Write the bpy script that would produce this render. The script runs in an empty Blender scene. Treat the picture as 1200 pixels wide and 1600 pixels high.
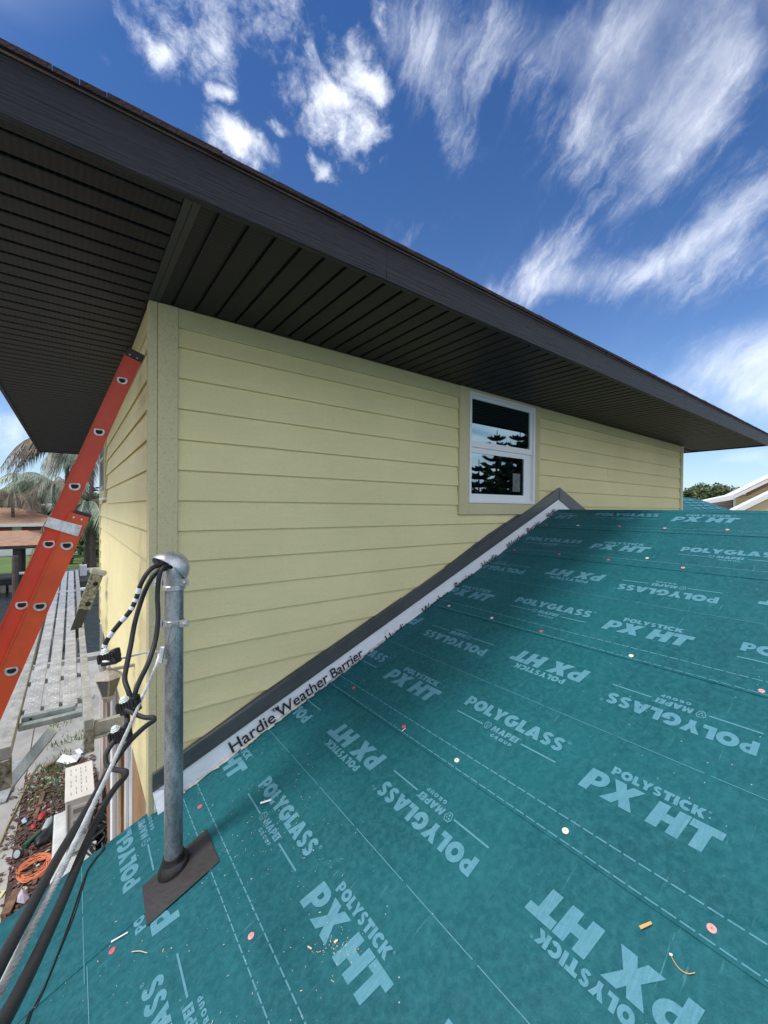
import bpy, bmesh, math, random
from mathutils import Vector, Matrix, noise
from mathutils.geometry import tessellate_polygon
random.seed(7)
R = math.radians
sc = bpy.context.scene
COL = sc.collection

# ------------------------------------------------------------------ camera
F_PX, TH, PITCH, ROLL = 640.3, R(52.687), -8.2835e-3, 6.936e-3
cF = Vector((math.cos(TH)*math.cos(PITCH), math.sin(TH)*math.cos(PITCH), math.sin(PITCH)))
cR0 = Vector((math.sin(TH), -math.cos(TH), 0)); cU0 = cR0.cross(cF)
cR = cR0*math.cos(ROLL) + cU0*math.sin(ROLL); cU = -cR0*math.sin(ROLL) + cU0*math.cos(ROLL)
cam = bpy.data.cameras.new('camera'); camo = bpy.data.objects.new('camera', cam); COL.objects.link(camo)
camo.matrix_world = Matrix(((cR.x, cU.x, -cF.x, 0), (cR.y, cU.y, -cF.y, 0), (cR.z, cU.z, -cF.z, 0), (0, 0, 0, 1)))
cam.sensor_fit = 'VERTICAL'; cam.sensor_height = 24; cam.lens = F_PX/1600*24
cam.clip_start = 0.02; cam.clip_end = 3000
sc.camera = camo

def ray(u, v):
    return cF + cR*((u-600)/F_PX) + cU*((800-v)/F_PX)
def at(u, v, axis, val):
    """point of the plane <axis>=val that is seen at photo position u,v"""
    d = ray(u, v); return d*(val/d[axis])
def dep(u, v, t):
    return ray(u, v)*t

# ------------------------------------------------------------------ sky + sun
SUN = Vector((-0.56, -0.004, 0.82)).normalized()
EXPO = 0.84
world = bpy.data.worlds.new('World'); sc.world = world; world.use_nodes = True
nt = world.node_tree; nt.nodes.clear()
def N(t, **k):
    n = nt.nodes.new(t)
    for a, b in k.items():
        setattr(n, a, b)
    return n
def L(a, b): nt.links.new(a, b)
def mth(op, a, b=None, c=None, clamp=False):
    n = nt.nodes.new('ShaderNodeMath'); n.operation = op; n.use_clamp = clamp
    for i, x in enumerate((a, b, c)):
        if x is None: continue
        if isinstance(x, (int, float)): n.inputs[i].default_value = x
        else: nt.links.new(x, n.inputs[i])
    return n.outputs[0]
def vdot(a, vec):
    n = nt.nodes.new('ShaderNodeVectorMath'); n.operation = 'DOT_PRODUCT'
    nt.links.new(a, n.inputs[0]); n.inputs[1].default_value = vec
    return n.outputs['Value']
sky = N('ShaderNodeTexSky', sky_type='NISHITA', sun_disc=False)
sky.sun_elevation = math.asin(SUN.z); sky.sun_rotation = math.atan2(SUN.x, SUN.y)
sky.altitude = 0; sky.air_density = 0.85; sky.dust_density = 0.05; sky.ozone_density = 3.0
tc = N('ShaderNodeTexCoord')
dirv = tc.outputs['Generated']
sep = N('ShaderNodeSeparateXYZ'); L(dirv, sep.inputs[0])
# domain warp shared by all cloud fields
def noise_n(vec, scale, detail, rough, dist=0.0):
    n = N('ShaderNodeTexNoise'); n.inputs['Scale'].default_value = scale; n.inputs['Detail'].default_value = detail
    n.inputs['Roughness'].default_value = rough; n.inputs['Distortion'].default_value = dist; L(vec, n.inputs[0]); return n
def warp(vec, scale, amt, detail=5):
    w = noise_n(vec, scale, detail, .6); a = N('ShaderNodeVectorMath', operation='SUBTRACT'); L(w.outputs['Color'], a.inputs[0]); a.inputs[1].default_value = (.5, .5, .5)
    b = N('ShaderNodeVectorMath', operation='SCALE'); L(a.outputs[0], b.inputs[0]); b.inputs['Scale'].default_value = amt
    c = N('ShaderNodeVectorMath', operation='ADD'); L(vec, c.inputs[0]); L(b.outputs[0], c.inputs[1]); return c.outputs[0]
def cen(x, k): return mth('MULTIPLY', mth('SUBTRACT', x, .5), k)
def sstep(x, a, b):
    n = nt.nodes.new('ShaderNodeMapRange'); n.interpolation_type = 'SMOOTHSTEP'
    nt.links.new(x, n.inputs['Value']); n.inputs['From Min'].default_value = a; n.inputs['From Max'].default_value = b
    return n.outputs['Result']
wdir = warp(dirv, 5.0, .10, 3); wfine = warp(dirv, 14, .045, 4)
# streak coordinates: wind axis along the drawn-out cirrus
ta = (ray(1010, 60).normalized() - ray(770, 470).normalized()).normalized(); ca = ray(890, 260).normalized(); ta = (ta - ca*ta.dot(ca)).normalized(); sa = ca.cross(ta).normalized()
cs = N('ShaderNodeCombineXYZ'); L(mth('MULTIPLY', vdot(wfine, ta), 2.6), cs.inputs[0]); L(mth('MULTIPLY', vdot(wfine, sa), 9.0), cs.inputs[1]); L(mth('MULTIPLY', vdot(wfine, ca), 4.0), cs.inputs[2])
stre = cen(noise_n(cs.outputs[0], 1.5, 7, .66, .5).outputs['Fac'], 2.3)
stre2 = cen(noise_n(cs.outputs[0], 4.2, 5, .70, .3).outputs['Fac'], 2.0)
pn = cen(noise_n(wfine, 11, 7, .64, .2).outputs['Fac'], 2.4)
fn = cen(noise_n(wfine, 34, 4, .70).outputs['Fac'], 2.0)
wpuff = warp(warp(dirv, 9.0, .085, 2), 30, .022, 3)
def bank(u, v, u2, v2, wid, amp, ragged=False):
    """elongated cloud bank between two directions"""
    a = ray(u, v).normalized(); b = ray(u2, v2).normalized()
    c = (a+b).normalized(); t = (b-a); ln = max(t.length/2, .02); t.normalize()
    t = (t - c*t.dot(c)).normalized(); s = c.cross(t).normalized()
    w_ = wpuff if ragged else wdir
    g1 = mth('POWER', mth('DIVIDE', vdot(w_, t), ln*1.05), 2.0)
    g2 = mth('POWER', mth('DIVIDE', vdot(w_, s), wid), 2.0)
    e = mth('EXPONENT', mth('MULTIPLY', mth('ADD', g1, g2), -1.0))
    return mth('MULTIPLY', e, amp)
def total(lst):
    r = lst[0]
    for x in lst[1:]: r = mth('ADD', r, x)
    return r
def tmax(lst):
    r = lst[0]
    for x in lst[1:]: r = mth('MAXIMUM', r, x)
    return r
PB = [(500, 225, 545, 120, .085, 1.35), (545, 150, 590, 95, .065, 1.15), (495, 130, 535, 90, .05, .85), (500, 278, 508, 252, .030, 1.0), (520, 200, 600, 130, .09, .55),
      (366, 262, 382, 195, .068, 1.3), (436, 213, 440, 190, .030, .9), (342, 160, 344, 120, .028, .9), (250, 85, 255, 52, .036, .95),
      (190, 25, 520, 5, .085, .78), (425, 165, 460, 110, .05, .72), (380, 60, 460, 110, .06, .60), (600, 18, 590, 28, .04, .7), (180, 50, 230, 20, .04, .6)]
puffs = tmax([bank(*b_, True) for b_ in PB])
wisps = total([bank(690, 170, 700, -10, .085, .72), bank(680, 235, 740, 195, .045, .62), bank(850, 300, 1060, -30, .15, .62), bank(950, 110, 1010, -30, .06, .45), bank(870, 270, 930, 210, .05, .35), bank(560, 40, 800, 30, .09, .22),
               bank(770, 460, 960, 425, .045, 1.15), bank(830, 430, 930, 320, .035, .55), bank(980, 430, 1190, 315, .030, .95), bank(1040, 450, 1300, 380, .045, .80),
               bank(960, 325, 1080, 220, .028, .65), bank(1050, 570, 1400, 550, .06, 1.1), bank(1150, 630, 1300, 620, .04, .7),
               bank(1120, 340, 1300, 210, .05, .60), bank(1060, 190, 1250, 70, .06, .60), bank(1000, 240, 1130, 130, .05, .5), bank(1100, 60, 1200, -20, .07, .45), bank(590, 400, 700, 330, .05, .38), bank(780, 120, 860, 20, .06, .4), bank(1190, 715, 1400, 712, .016, .9), bank(1120, 715, 1210, 700, .012, .5), bank(-150, 690, 90, 665, .05, .8)])
pd = total([mth('MULTIPLY', puffs, 1.15), pn, mth('MULTIPLY', fn, .45)])
pdens = mth('MULTIPLY', sstep(pd, 0.42, 1.75), sstep(puffs, 0.06, .45))
wd = total([mth('MULTIPLY', wisps, 1.0), mth('MULTIPLY', stre, .95), mth('MULTIPLY', stre2, .50), mth('MULTIPLY', pn, .30), mth('MULTIPLY', fn, .18)])
wdens = mth('MULTIPLY', sstep(wd, 0.22, 2.05), mth('ADD', mth('MULTIPLY', sstep(wisps, 0.04, .50), .92), 0.08))
soft = cen(noise_n(wdir, 3.2, 4, .55, .4).outputs['Fac'], 2.2)
veil = mth('MULTIPLY', sstep(total([mth('MULTIPLY', wisps, .9), soft, mth('MULTIPLY', pn, .35)]), .10, 1.5), mth('MULTIPLY', sstep(wisps, .02, .45), .34))
wdens = mth('MAXIMUM', wdens, mth('ADD', veil, mth('MULTIPLY', wdens, .55)))
# unseen cloud cover added over the rest of the sky, thickened for fill light
zc = mth('ADD', mth('MAXIMUM', sep.outputs['Z'], 0.0), 0.16)
comb = N('ShaderNodeCombineXYZ'); L(mth('DIVIDE', sep.outputs['X'], zc), comb.inputs[0]); L(mth('DIVIDE', sep.outputs['Y'], zc), comb.inputs[1])
mpg = N('ShaderNodeMapping'); mpg.inputs['Rotation'].default_value = (0, 0, R(-60)); mpg.inputs['Scale'].default_value = (.55, 1.3, 1); L(comb.outputs[0], mpg.inputs[0])
gen = noise_n(mpg.outputs[0], 1.3, 5, .6)
inview = sstep(vdot(dirv, tuple(cF)), .30, .60)      # the banks placed above take over where the photograph looks
gdens = mth('MULTIPLY', sstep(mth('ADD', gen.outputs['Fac'], mth('MULTIPLY', stre, .05)), .32, .58), mth('SUBTRACT', .95, mth('MULTIPLY', inview, .95)))
dens = mth('MINIMUM', mth('MAXIMUM', mth('MAXIMUM', pdens, gdens), mth('MULTIPLY', wdens, .88)), 1.0)
mixc = N('ShaderNodeMix', data_type='RGBA'); L(dens, mixc.inputs['Factor'])
hsv = N('ShaderNodeHueSaturation'); hsv.inputs['Saturation'].default_value = 1.24; hsv.inputs['Value'].default_value = 0.59; hsv.inputs['Hue'].default_value = 0.508; L(sky.outputs[0], hsv.inputs['Color'])
# humid air: the sky pales evenly towards the horizon all round
mixh = N('ShaderNodeMix', data_type='RGBA'); L(mth('MULTIPLY', mth('EXPONENT', mth('MULTIPLY', mth('MAXIMUM', sep.outputs['Z'], 0.0), -6.0)), mth('ADD', .86, mth('MULTIPLY', stre, .06))), mixh.inputs['Factor'])
L(hsv.outputs[0], mixh.inputs[6]); mixh.inputs[7].default_value = (2.05, 2.75, 3.55, 1); L(mixh.outputs[2], mixc.inputs[6]); mixc.inputs[7].default_value = (4.7, 4.9, 5.3, 1)
bg = N('ShaderNodeBackground'); bg.inputs['Strength'].default_value = 0.15; L(mixc.outputs[2], bg.inputs['Color'])
wo = N('ShaderNodeOutputWorld'); L(bg.outputs[0], wo.inputs[0])

sl = bpy.data.lights.new('sun', 'SUN'); sl.energy = 1.75; sl.angle = R(14); sl.color = (1, .955, .88)
so = bpy.data.objects.new('sun', sl); COL.objects.link(so); so.rotation_euler = SUN.to_track_quat('Z', 'Y').to_euler()
sc.view_settings.view_transform = 'Standard'; sc.view_settings.look = 'None'; sc.view_settings.exposure = EXPO
sc.view_settings.gamma = 1; sc.view_settings.use_curve_mapping = False

# ------------------------------------------------------------------ materials
def mat(name, col, rough=.6, metal=0, bump=0, bscale=40, stretch=(1, 1, 1), var=0, vscale=3, col2=None, spec=.5, detail=6, vstretch=None):
    m = bpy.data.materials.new(name); m.use_nodes = True; t = m.node_tree; b = t.nodes['Principled BSDF']
    b.inputs['Roughness'].default_value = rough; b.inputs['Metallic'].default_value = metal; b.inputs['Specular IOR Level'].default_value = spec
    b.inputs['Base Color'].default_value = (*col, 1)
    co = t.nodes.new('ShaderNodeTexCoord')
    if var or col2:
        mp = t.nodes.new('ShaderNodeMapping'); mp.inputs['Scale'].default_value = vstretch or stretch; t.links.new(co.outputs['Object'], mp.inputs[0])
        n = t.nodes.new('ShaderNodeTexNoise'); n.inputs['Scale'].default_value = vscale; n.inputs['Detail'].default_value = detail; n.inputs['Roughness'].default_value = .65
        t.links.new(mp.outputs[0], n.inputs[0])
        r = t.nodes.new('ShaderNodeValToRGB'); c2 = col2 or tuple(c*(1-var) for c in col); c1 = col if col2 else tuple(min(1, c*(1+var)) for c in col)
        r.color_ramp.elements[0].position = .34; r.color_ramp.elements[1].position = .66
        r.color_ramp.elements[0].color = (*c2, 1); r.color_ramp.elements[1].color = (*c1, 1)
        t.links.new(n.outputs['Fac'], r.inputs[0]); t.links.new(r.outputs[0], b.inputs['Base Color'])
    if bump:
        mp = t.nodes.new('ShaderNodeMapping'); mp.inputs['Scale'].default_value = stretch; t.links.new(co.outputs['Object'], mp.inputs[0])
        n = t.nodes.new('ShaderNodeTexNoise'); n.inputs['Scale'].default_value = bscale; n.inputs['Detail'].default_value = 5
        t.links.new(mp.outputs[0], n.inputs[0])
        bp = t.nodes.new('ShaderNodeBump'); bp.inputs['Strength'].default_value = bump; bp.inputs['Distance'].default_value = .01
        t.links.new(n.outputs['Fac'], bp.inputs['Height']); t.links.new(bp.outputs[0], b.inputs['Normal'])
    return m
class TN:   # node shorthand on a material
    def __init__(s, m): s.t = m.node_tree; s.b = s.t.nodes['Principled BSDF']
    def n(s, ty, ins=None, **k):
        x = s.t.nodes.new(ty)
        for a, b in k.items(): setattr(x, a, b)
        for a, b in (ins or {}).items():
            if hasattr(b, 'is_output') : s.t.links.new(b, x.inputs[a])
            else: x.inputs[a].default_value = b
        return x
    def m(s, op, a, b=0.0, clamp=False):
        x = s.t.nodes.new('ShaderNodeMath'); x.operation = op; x.use_clamp = clamp
        for i, q in enumerate((a, b)):
            if hasattr(q, 'is_output'): s.t.links.new(q, x.inputs[i])
            else: x.inputs[i].default_value = q
        return x.outputs[0]
    def mix(s, f, a, b):
        x = s.t.nodes.new('ShaderNodeMix'); x.data_type = 'RGBA'
        for i, q in ((0, f), (6, a), (7, b)):
            if hasattr(q, 'is_output'): s.t.links.new(q, x.inputs[i])
            elif i == 0: x.inputs[0].default_value = q
            else: x.inputs[i].default_value = (*q, 1)
        return x.outputs[2]
    def ramp(s, f, a, b, interp='LINEAR'):
        x = s.t.nodes.new('ShaderNodeMapRange'); s.t.links.new(f, x.inputs['Value']); x.inputs['From Min'].default_value = a; x.inputs['From Max'].default_value = b
        return x.outputs['Result']

M = {}
# siding: woodgrain embossed fibre cement; grain runs along the board
def siding_mat(name, col, grain, speck=0.0, axis_stretch=(1.2, 1.2, 26)):
    m = bpy.data.materials.new(name); m.use_nodes = True; T = TN(m); T.b.inputs['Roughness'].default_value = .72; T.b.inputs['Specular IOR Level'].default_value = .3
    co = T.n('ShaderNodeTexCoord').outputs['Object']
    mp = T.n('ShaderNodeMapping', {0: co, 'Scale': axis_stretch})
    g = T.n('ShaderNodeTexNoise', {0: mp.outputs[0], 'Scale': 5.0, 'Detail': 8.0, 'Roughness': .68, 'Distortion': 1.2}).outputs['Fac']
    v = T.n('ShaderNodeTexNoise', {0: co, 'Scale': 1.4, 'Detail': 5.0}).outputs['Fac']
    d = T.n('ShaderNodeTexNoise', {0: co, 'Scale': 90.0, 'Detail': 3.0}).outputs['Fac']
    c = T.mix(T.ramp(v, .35, .7), tuple(x*.94 for x in col), tuple(min(1, x*1.05) for x in col))
    oi = T.n('ShaderNodeObjectInfo').outputs['Random']
    c = T.mix(T.m('MULTIPLY', oi, .3), c, tuple(x*.88 for x in col))
    c = T.mix(T.m('MULTIPLY', T.ramp(d, .5, .8), .25+speck), c, tuple(x*(.62) for x in col))
    # sparse scuffs and dirty smears
    mp2 = T.n('ShaderNodeMapping', {0: co, 'Rotation': (0, .5, 0), 'Scale': (1, 1, 7)})
    sm = T.n('ShaderNodeTexNoise', {0: mp2.outputs[0], 'Scale': 1.1, 'Detail': 9.0, 'Roughness': .75}).outputs['Fac']
    c = T.mix(T.m('MULTIPLY', T.ramp(sm, .64, .74), .20), c, (.23, .21, .15))
    mp3 = T.n('ShaderNodeMapping', {0: co, 'Scale': (5, 5, .35)})
    dr_ = T.n('ShaderNodeTexNoise', {0: mp3.outputs[0], 'Scale': 2.2, 'Detail': 7.0, 'Roughness': .7}).outputs['Fac']
    c = T.mix(T.m('MULTIPLY', T.ramp(dr_, .58, .78), .09), c, (.36, .31, .17))
    c = T.mix(T.m('MULTIPLY', T.ramp(g, .35, .75), .16), c, tuple(x*.70 for x in col))
    T.t.links.new(c, T.b.inputs['Base Color'])
    bp = T.n('ShaderNodeBump', {'Height': T.m('ADD', T.m('MULTIPLY', g, 1.0), T.m('MULTIPLY', d, .25)), 'Strength': grain, 'Distance': .006})
    T.t.links.new(bp.outputs[0], T.b.inputs['Normal'])
    return m
YEL = (.81, .715, .39)
M['siding'] = siding_mat('pale yellow siding paint', YEL, .55)
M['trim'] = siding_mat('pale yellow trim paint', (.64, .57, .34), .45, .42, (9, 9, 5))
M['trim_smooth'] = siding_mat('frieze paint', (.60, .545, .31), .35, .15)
# membrane
def membrane(name, printed=False, gain=1.0):
    m = bpy.data.materials.new(name); m.use_nodes = True; T = TN(m)
    co = T.n('ShaderNodeTexCoord').outputs['Object']
    oi = T.n('ShaderNodeObjectInfo').outputs['Random']
    n1 = T.n('ShaderNodeTexNoise', {0: co, 'Scale': 2.3, 'Detail': 7.0, 'Roughness': .62}).outputs['Fac']
    n2 = T.n('ShaderNodeTexNoise', {0: co, 'Scale': 38.0, 'Detail': 6.0, 'Roughness': .7}).outputs['Fac']
    n3 = T.n('ShaderNodeTexNoise', {0: co, 'Scale': 240.0, 'Detail': 2.0}).outputs['Fac']
    base = (.0065, .104, .126); dark = (.0038, .072, .089); lite = (.022, .15, .175)
    c = T.mix(T.ramp(n1, .33, .68), dark, base)
    c = T.mix(T.m('MULTIPLY', T.ramp(n2, .40, .68), .65), c, lite)
    n4 = T.n('ShaderNodeTexNoise', {0: co, 'Scale': 9.0, 'Detail': 8.0, 'Roughness': .75, 'Distortion': .5}).outputs['Fac']
    c = T.mix(T.m('MULTIPLY', T.ramp(n4, .56, .70), .55), c, dark)
    c = T.mix(T.m('MULTIPLY', T.ramp(n4, .45, .32), .30), c, lite)
    # scuffs: long thin scratches in two directions
    for rot, th, seed in ((.9, .705, 1.7), (-.35, .72, 9.1), (1.9, .72, 4.4)):
        mp = T.n('ShaderNodeMapping', {0: co, 'Rotation': (0, 0, rot), 'Scale': (2.4, 30, 1), 'Location': (seed, 0, 0)})
        s_ = T.n('ShaderNodeTexNoise', {0: mp.outputs[0], 'Scale': 2.0, 'Detail': 4.0, 'Roughness': .55}).outputs['Fac']
        patch = T.n('ShaderNodeTexNoise', {0: co, 'Scale': 1.3, 'Detail': 2.0, 'W': seed}, noise_dimensions='4D').outputs['Fac']
        c = T.mix(T.m('MULTIPLY', T.m('MULTIPLY', T.ramp(s_, th-.03, th+.04), T.ramp(patch, .46, .62)), .6), c, (.13, .31, .32))
    # fine pale dust specks
    vo = T.n('ShaderNodeTexVoronoi', {0: co, 'Scale': 55.0}); vd = vo.outputs['Distance']
    sel = T.n('ShaderNodeSeparateColor', {0: vo.outputs['Color']}).outputs[0]
    sp = T.m('MULTIPLY', T.m('LESS_THAN', vd, .13), T.m('GREATER_THAN', sel, .93))
    dirt = T.n('ShaderNodeTexNoise', {0: co, 'Scale': 1.05, 'Detail': 3.0}).outputs['Fac']
    sp = T.m('MULTIPLY', sp, T.ramp(dirt, .45, .6))
    c = T.mix(T.m('MULTIPLY', sp, .75), c, (.5, .55, .5))
    vo2 = T.n('ShaderNodeTexVoronoi', {0: co, 'Scale': 23.0}); sel2 = T.n('ShaderNodeSeparateColor', {0: vo2.outputs['Color']}).outputs[1]
    ns = T.n('ShaderNodeTexNoise', {0: co, 'Scale': 60.0}).outputs['Fac']
    sp2 = T.m('MULTIPLY', T.m('LESS_THAN', T.m('ADD', vo2.outputs['Distance'], T.m('MULTIPLY', ns, .25)), .2), T.m('GREATER_THAN', sel2, .9))
    c = T.mix(T.m('MULTIPLY', sp2, .6), c, (.008, .04, .045))
    if printed:
        ink = (.108, .29, .37)
        mp = T.n('ShaderNodeMapping', {0: co, 'Rotation': (0, 0, .6), 'Scale': (1, 9, 1)})
        st = T.n('ShaderNodeTexNoise', {0: mp.outputs[0], 'Scale': 14.0, 'Detail': 5.0, 'Roughness': .7}).outputs['Fac']
        wear = T.m('ADD', T.m('MULTIPLY', T.ramp(st, .3, .72), .34), T.m('MULTIPLY', T.ramp(n2, .45, .75), .25))
        c = T.mix(T.m('SUBTRACT', .98, wear), c, ink)
    T.t.links.new(c, T.b.inputs['Base Color'])
    T.b.inputs['Roughness'].default_value = .56; T.b.inputs['Specular IOR Level'].default_value = .22
    h = T.m('ADD', T.m('MULTIPLY', n2, .6), T.m('MULTIPLY', n3, .25))
    w = T.n('ShaderNodeTexNoise', {0: co, 'Scale': 5.5, 'Detail': 3.0, 'Distortion': .8}).outputs['Fac']
    h = T.m('ADD', h, T.m('MULTIPLY', w, 2.6))
    wk = T.n('ShaderNodeMapping', {0: co, 'Rotation': (0, 0, .5), 'Scale': (1.2, 5, 1)})
    wr = T.n('ShaderNodeTexNoise', {0: wk.outputs[0], 'Scale': 3.2, 'Detail': 5.0, 'Distortion': 1.6}, noise_type='RIDGED_MULTIFRACTAL').outputs['Fac']
    h = T.m('ADD', h, T.m('MULTIPLY', T.ramp(wr, .75, 1.6), 1.2))
    bp = T.n('ShaderNodeBump', {'Height': h, 'Strength': .42, 'Distance': .007})
    T.t.links.new(bp.outputs[0], T.b.inputs['Normal'])
    return m
M['membrane'] = membrane('teal roof underlayment'); M['print'] = membrane('pale blue print on underlayment', True)
# soffit (perforated vinyl)
def soffit_mat(name, col, lines_axis):
    m = bpy.data.materials.new(name); m.use_nodes = True; T = TN(m)
    co = T.n('ShaderNodeTexCoord').outputs['Object']
    mpv = T.n('ShaderNodeMapping', {0: co, 'Scale': (42, 95, 1) if lines_axis == 0 else (95, 42, 1)})
    vo = T.n('ShaderNodeTexVoronoi', {0: mpv.outputs[0], 'Scale': 1.0, 'Randomness': 0.0}).outputs['Distance']
    hole = T.ramp(vo, .42, .30)
    n = T.n('ShaderNodeTexNoise', {0: co, 'Scale': 3.0, 'Detail': 5.0}).outputs['Fac']
    c = T.mix(T.ramp(n, .3, .7), tuple(x*.85 for x in col), tuple(x*1.15 for x in col))
    c = T.mix(T.m('MULTIPLY', hole, .85), c, (.001, .001, .0015))
    T.t.links.new(c, T.b.inputs['Base Color']); T.b.inputs['Roughness'].default_value = .5; T.b.inputs['Specular IOR Level'].default_value = .28
    bp = T.n('ShaderNodeBump', {'Height': T.m('SUBTRACT', 1.0, hole), 'Strength': .25, 'Distance': .002}); T.t.links.new(bp.outputs[0], T.b.inputs['Normal'])
    return m
M['soffit'] = soffit_mat('dark bronze soffit', (.0145, .0135, .0155), 0)
M['soffit_y'] = soffit_mat('dark bronze soffit boards', (.0145, .0135, .0155), 1)
M['soffit_dark'] = mat('soffit channel', (.018, .018, .020), .45, var=.1)
M['groove'] = mat('soffit groove shadowed lock', (.010, .010, .012), .6)
M['fascia'] = mat('charcoal embossed fascia', (.014, .0155, .019), .55, spec=.35, bump=.8, bscale=9, stretch=(.5, 8, 14), var=.22, vscale=5)
M['drip'] = mat('drip edge', (.12, .075, .065), .5, .2, var=.5, vscale=2)
M['shingle'] = mat('dark red brown shingle edge', (.030, .016, .017), .95, bump=.8, bscale=120, var=.5, vscale=30)
M['flash'] = mat('dark grey wall flashing', (.085, .092, .095), .42, .1, var=.12, vscale=6, spec=.5)
M['wrap'] = mat('white weather barrier', (.80, .82, .86), .5, bump=.8, bscale=14, stretch=(1, 1, 1.5), var=.05)
M['ink'] = mat('black print', (.02, .02, .022), .6)
M['white'] = mat('white vinyl', (.78, .80, .82), .35, var=.02)
M['vinyl_dark'] = mat('glazing gasket', (.02, .02, .02), .5)
M['sticker'] = mat('window sticker', (.09, .115, .115), .5, var=.5, vscale=25)
gl = bpy.data.materials.new('window glass'); gl.use_nodes = True; T = TN(gl)
T.b.inputs['Base Color'].default_value = (.21, .30, .34, 1); T.b.inputs['Metallic'].default_value = 1; T.b.inputs['Roughness'].default_value = .015
M['glass'] = gl
# galvanised pipe
def galv(name, c1, c2, rough=.38, metal=.75, sc_=14):
    m = bpy.data.materials.new(name); m.use_nodes = True; T = TN(m)
    co = T.n('ShaderNodeTexCoord').outputs['Object']
    mp = T.n('ShaderNodeMapping', {0: co, 'Scale': (1, 1, .35)})
    n = T.n('ShaderNodeTexNoise', {0: mp.outputs[0], 'Scale': float(sc_), 'Detail': 9.0, 'Roughness': .72}).outputs['Fac']
    n2 = T.n('ShaderNodeTexNoise', {0: co, 'Scale': 90.0, 'Detail': 3.0}).outputs['Fac']
    f = T.m('ADD', T.m('MULTIPLY', n, .8), T.m('MULTIPLY', n2, .2))
    c = T.mix(T.ramp(f, .42, .6), c1, c2)
    T.t.links.new(c, T.b.inputs['Base Color']); T.b.inputs['Metallic'].default_value = metal
    T.t.links.new(T.m('ADD', rough, T.m('MULTIPLY', f, .18)), T.b.inputs['Roughness'])
    bp = T.n('ShaderNodeBump', {'Height': f, 'Strength': .12, 'Distance': .003}); T.t.links.new(bp.outputs[0], T.b.inputs['Normal'])
    return m
M['galv'] = galv('galvanised steel', (.20, .22, .235), (.46, .49, .51))
M['galv_lite'] = galv('bright zinc', (.42, .43, .44), (.68, .69, .70), .3, .7, 30)
M['alu'] = galv('worn aluminium', (.42, .425, .43), (.66, .66, .66), .42, .45, 8)
M['alu_dull'] = galv('dull aluminium rail', (.30, .31, .30), (.5, .5, .48), .5, .3, 10)
M['alu_green'] = galv('grey green channel', (.24, .28, .28), (.42, .47, .47), .45, .3, 10)
M['rubber'] = mat('black rubber boot', (.012, .012, .012), .4, bump=.2, bscale=60, var=.25, vscale=8)
M['boot'] = mat('weathered boot plate', (.030, .027, .027), .55, bump=.3, bscale=50, var=.3, vscale=7)
M['cable'] = mat('black cable jacket', (.012, .012, .014), .48, bump=.1, bscale=80, var=.2)
M['cable_grey'] = mat('sun faded black cable', (.018, .019, .022), .6, bump=.1, bscale=80, var=.2)
M['tape'] = mat('white phase tape', (.68, .72, .74), .5)
M['conn'] = mat('black connector cover', (.012, .012, .013), .35, bump=.5, bscale=60)
M['cream'] = mat('pale green plastic cap', (.60, .66, .58), .4)
M['strand'] = galv('aluminium strand', (.62, .63, .64), (.85, .85, .85), .35, .45, 40)
# ladder
def ladder_mat(name, c):
    m = mat(name, c, .42, var=.10, vscale=6, bump=.06, bscale=120, spec=.4); return m
M['orange'] = ladder_mat('orange red fibreglass', (.66, .085, .022))
M['orange_shaded'] = ladder_mat('orange red fibreglass fly shaded', (.54, .055, .020))  # darker copy of the ladder orange: soffit shade put into the colour
M['blackp'] = mat('black plastic', (.012, .012, .013), .4)
M['dark'] = mat('dark inside', (.01, .012, .012), .8)
M['rung'] = galv('rung flange', (.40, .40, .38), (.72, .71, .68), .4, .4, 60)
# woods etc
M['osb'] = mat('raw tan sheathing', (.46, .29, .15), .8, bump=.8, bscale=30, stretch=(8, 8, .8), vscale=8, col2=(.27, .14, .06))
M['post'] = mat('mossy weathered timber', (.42, .41, .33), .95, bump=1, bscale=60, vscale=32, col2=(.055, .06, .035))
M['board'] = mat('old brown board', (.17, .10, .06), .85, bump=.5, bscale=30, var=.4, vscale=12)
M['brick'] = mat('brown brick', (.20, .11, .07), .9, bump=.5, bscale=60, var=.35, vscale=20)
M['mortar'] = mat('grey mortar', (.30, .27, .24), .95)
M['concrete'] = mat('concrete path', (.36, .35, .325), .9, bump=.4, bscale=60, var=.22, vscale=1.6, detail=10)
M['seawall'] = mat('seawall concrete', (.34, .34, .32), .9, bump=.3, bscale=20, var=.2, vscale=2)
M['mulch'] = mat('mulch bed soil', (.085, .055, .045), .95, bump=1, bscale=35, vscale=22, col2=(.035, .025, .02))
M['chip'] = mat('mulch chips', (.14, .075, .06), .9, var=.5, vscale=6)
M['stone'] = mat('pale pebbles', (.42, .38, .32), .9, var=.3, vscale=9)
M['grass'] = mat('lawn', (.13, .21, .05), .95, bump=.8, bscale=8, vscale=.5, col2=(.09, .14, .04))
M['tuft'] = mat('weed tufts', (.10, .19, .03), .8, var=.4, vscale=10)
M['soil'] = mat('sandy ground', (.24, .22, .18), .95, bump=.6, bscale=12, vscale=1.3, col2=(.12, .12, .07))
M['ac'] = mat('cream enamel', (.66, .64, .58), .5, var=.06, vscale=4)
M['acdark'] = mat('grille shade', (.26, .25, .22), .7)
M['cordo'] = mat('orange extension cord', (.62, .19, .08), .55)
M['hoseg'] = mat('green hose', (.055, .11, .085), .5)
M['hosey'] = mat('yellow hose', (.30, .24, .085), .5)
M['paper'] = mat('white scrap', (.75, .76, .78), .7)
M['red'] = mat('red plastic', (.35, .03, .03), .5)
M['green'] = mat('green plastic', (.03, .11, .06), .5)
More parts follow.
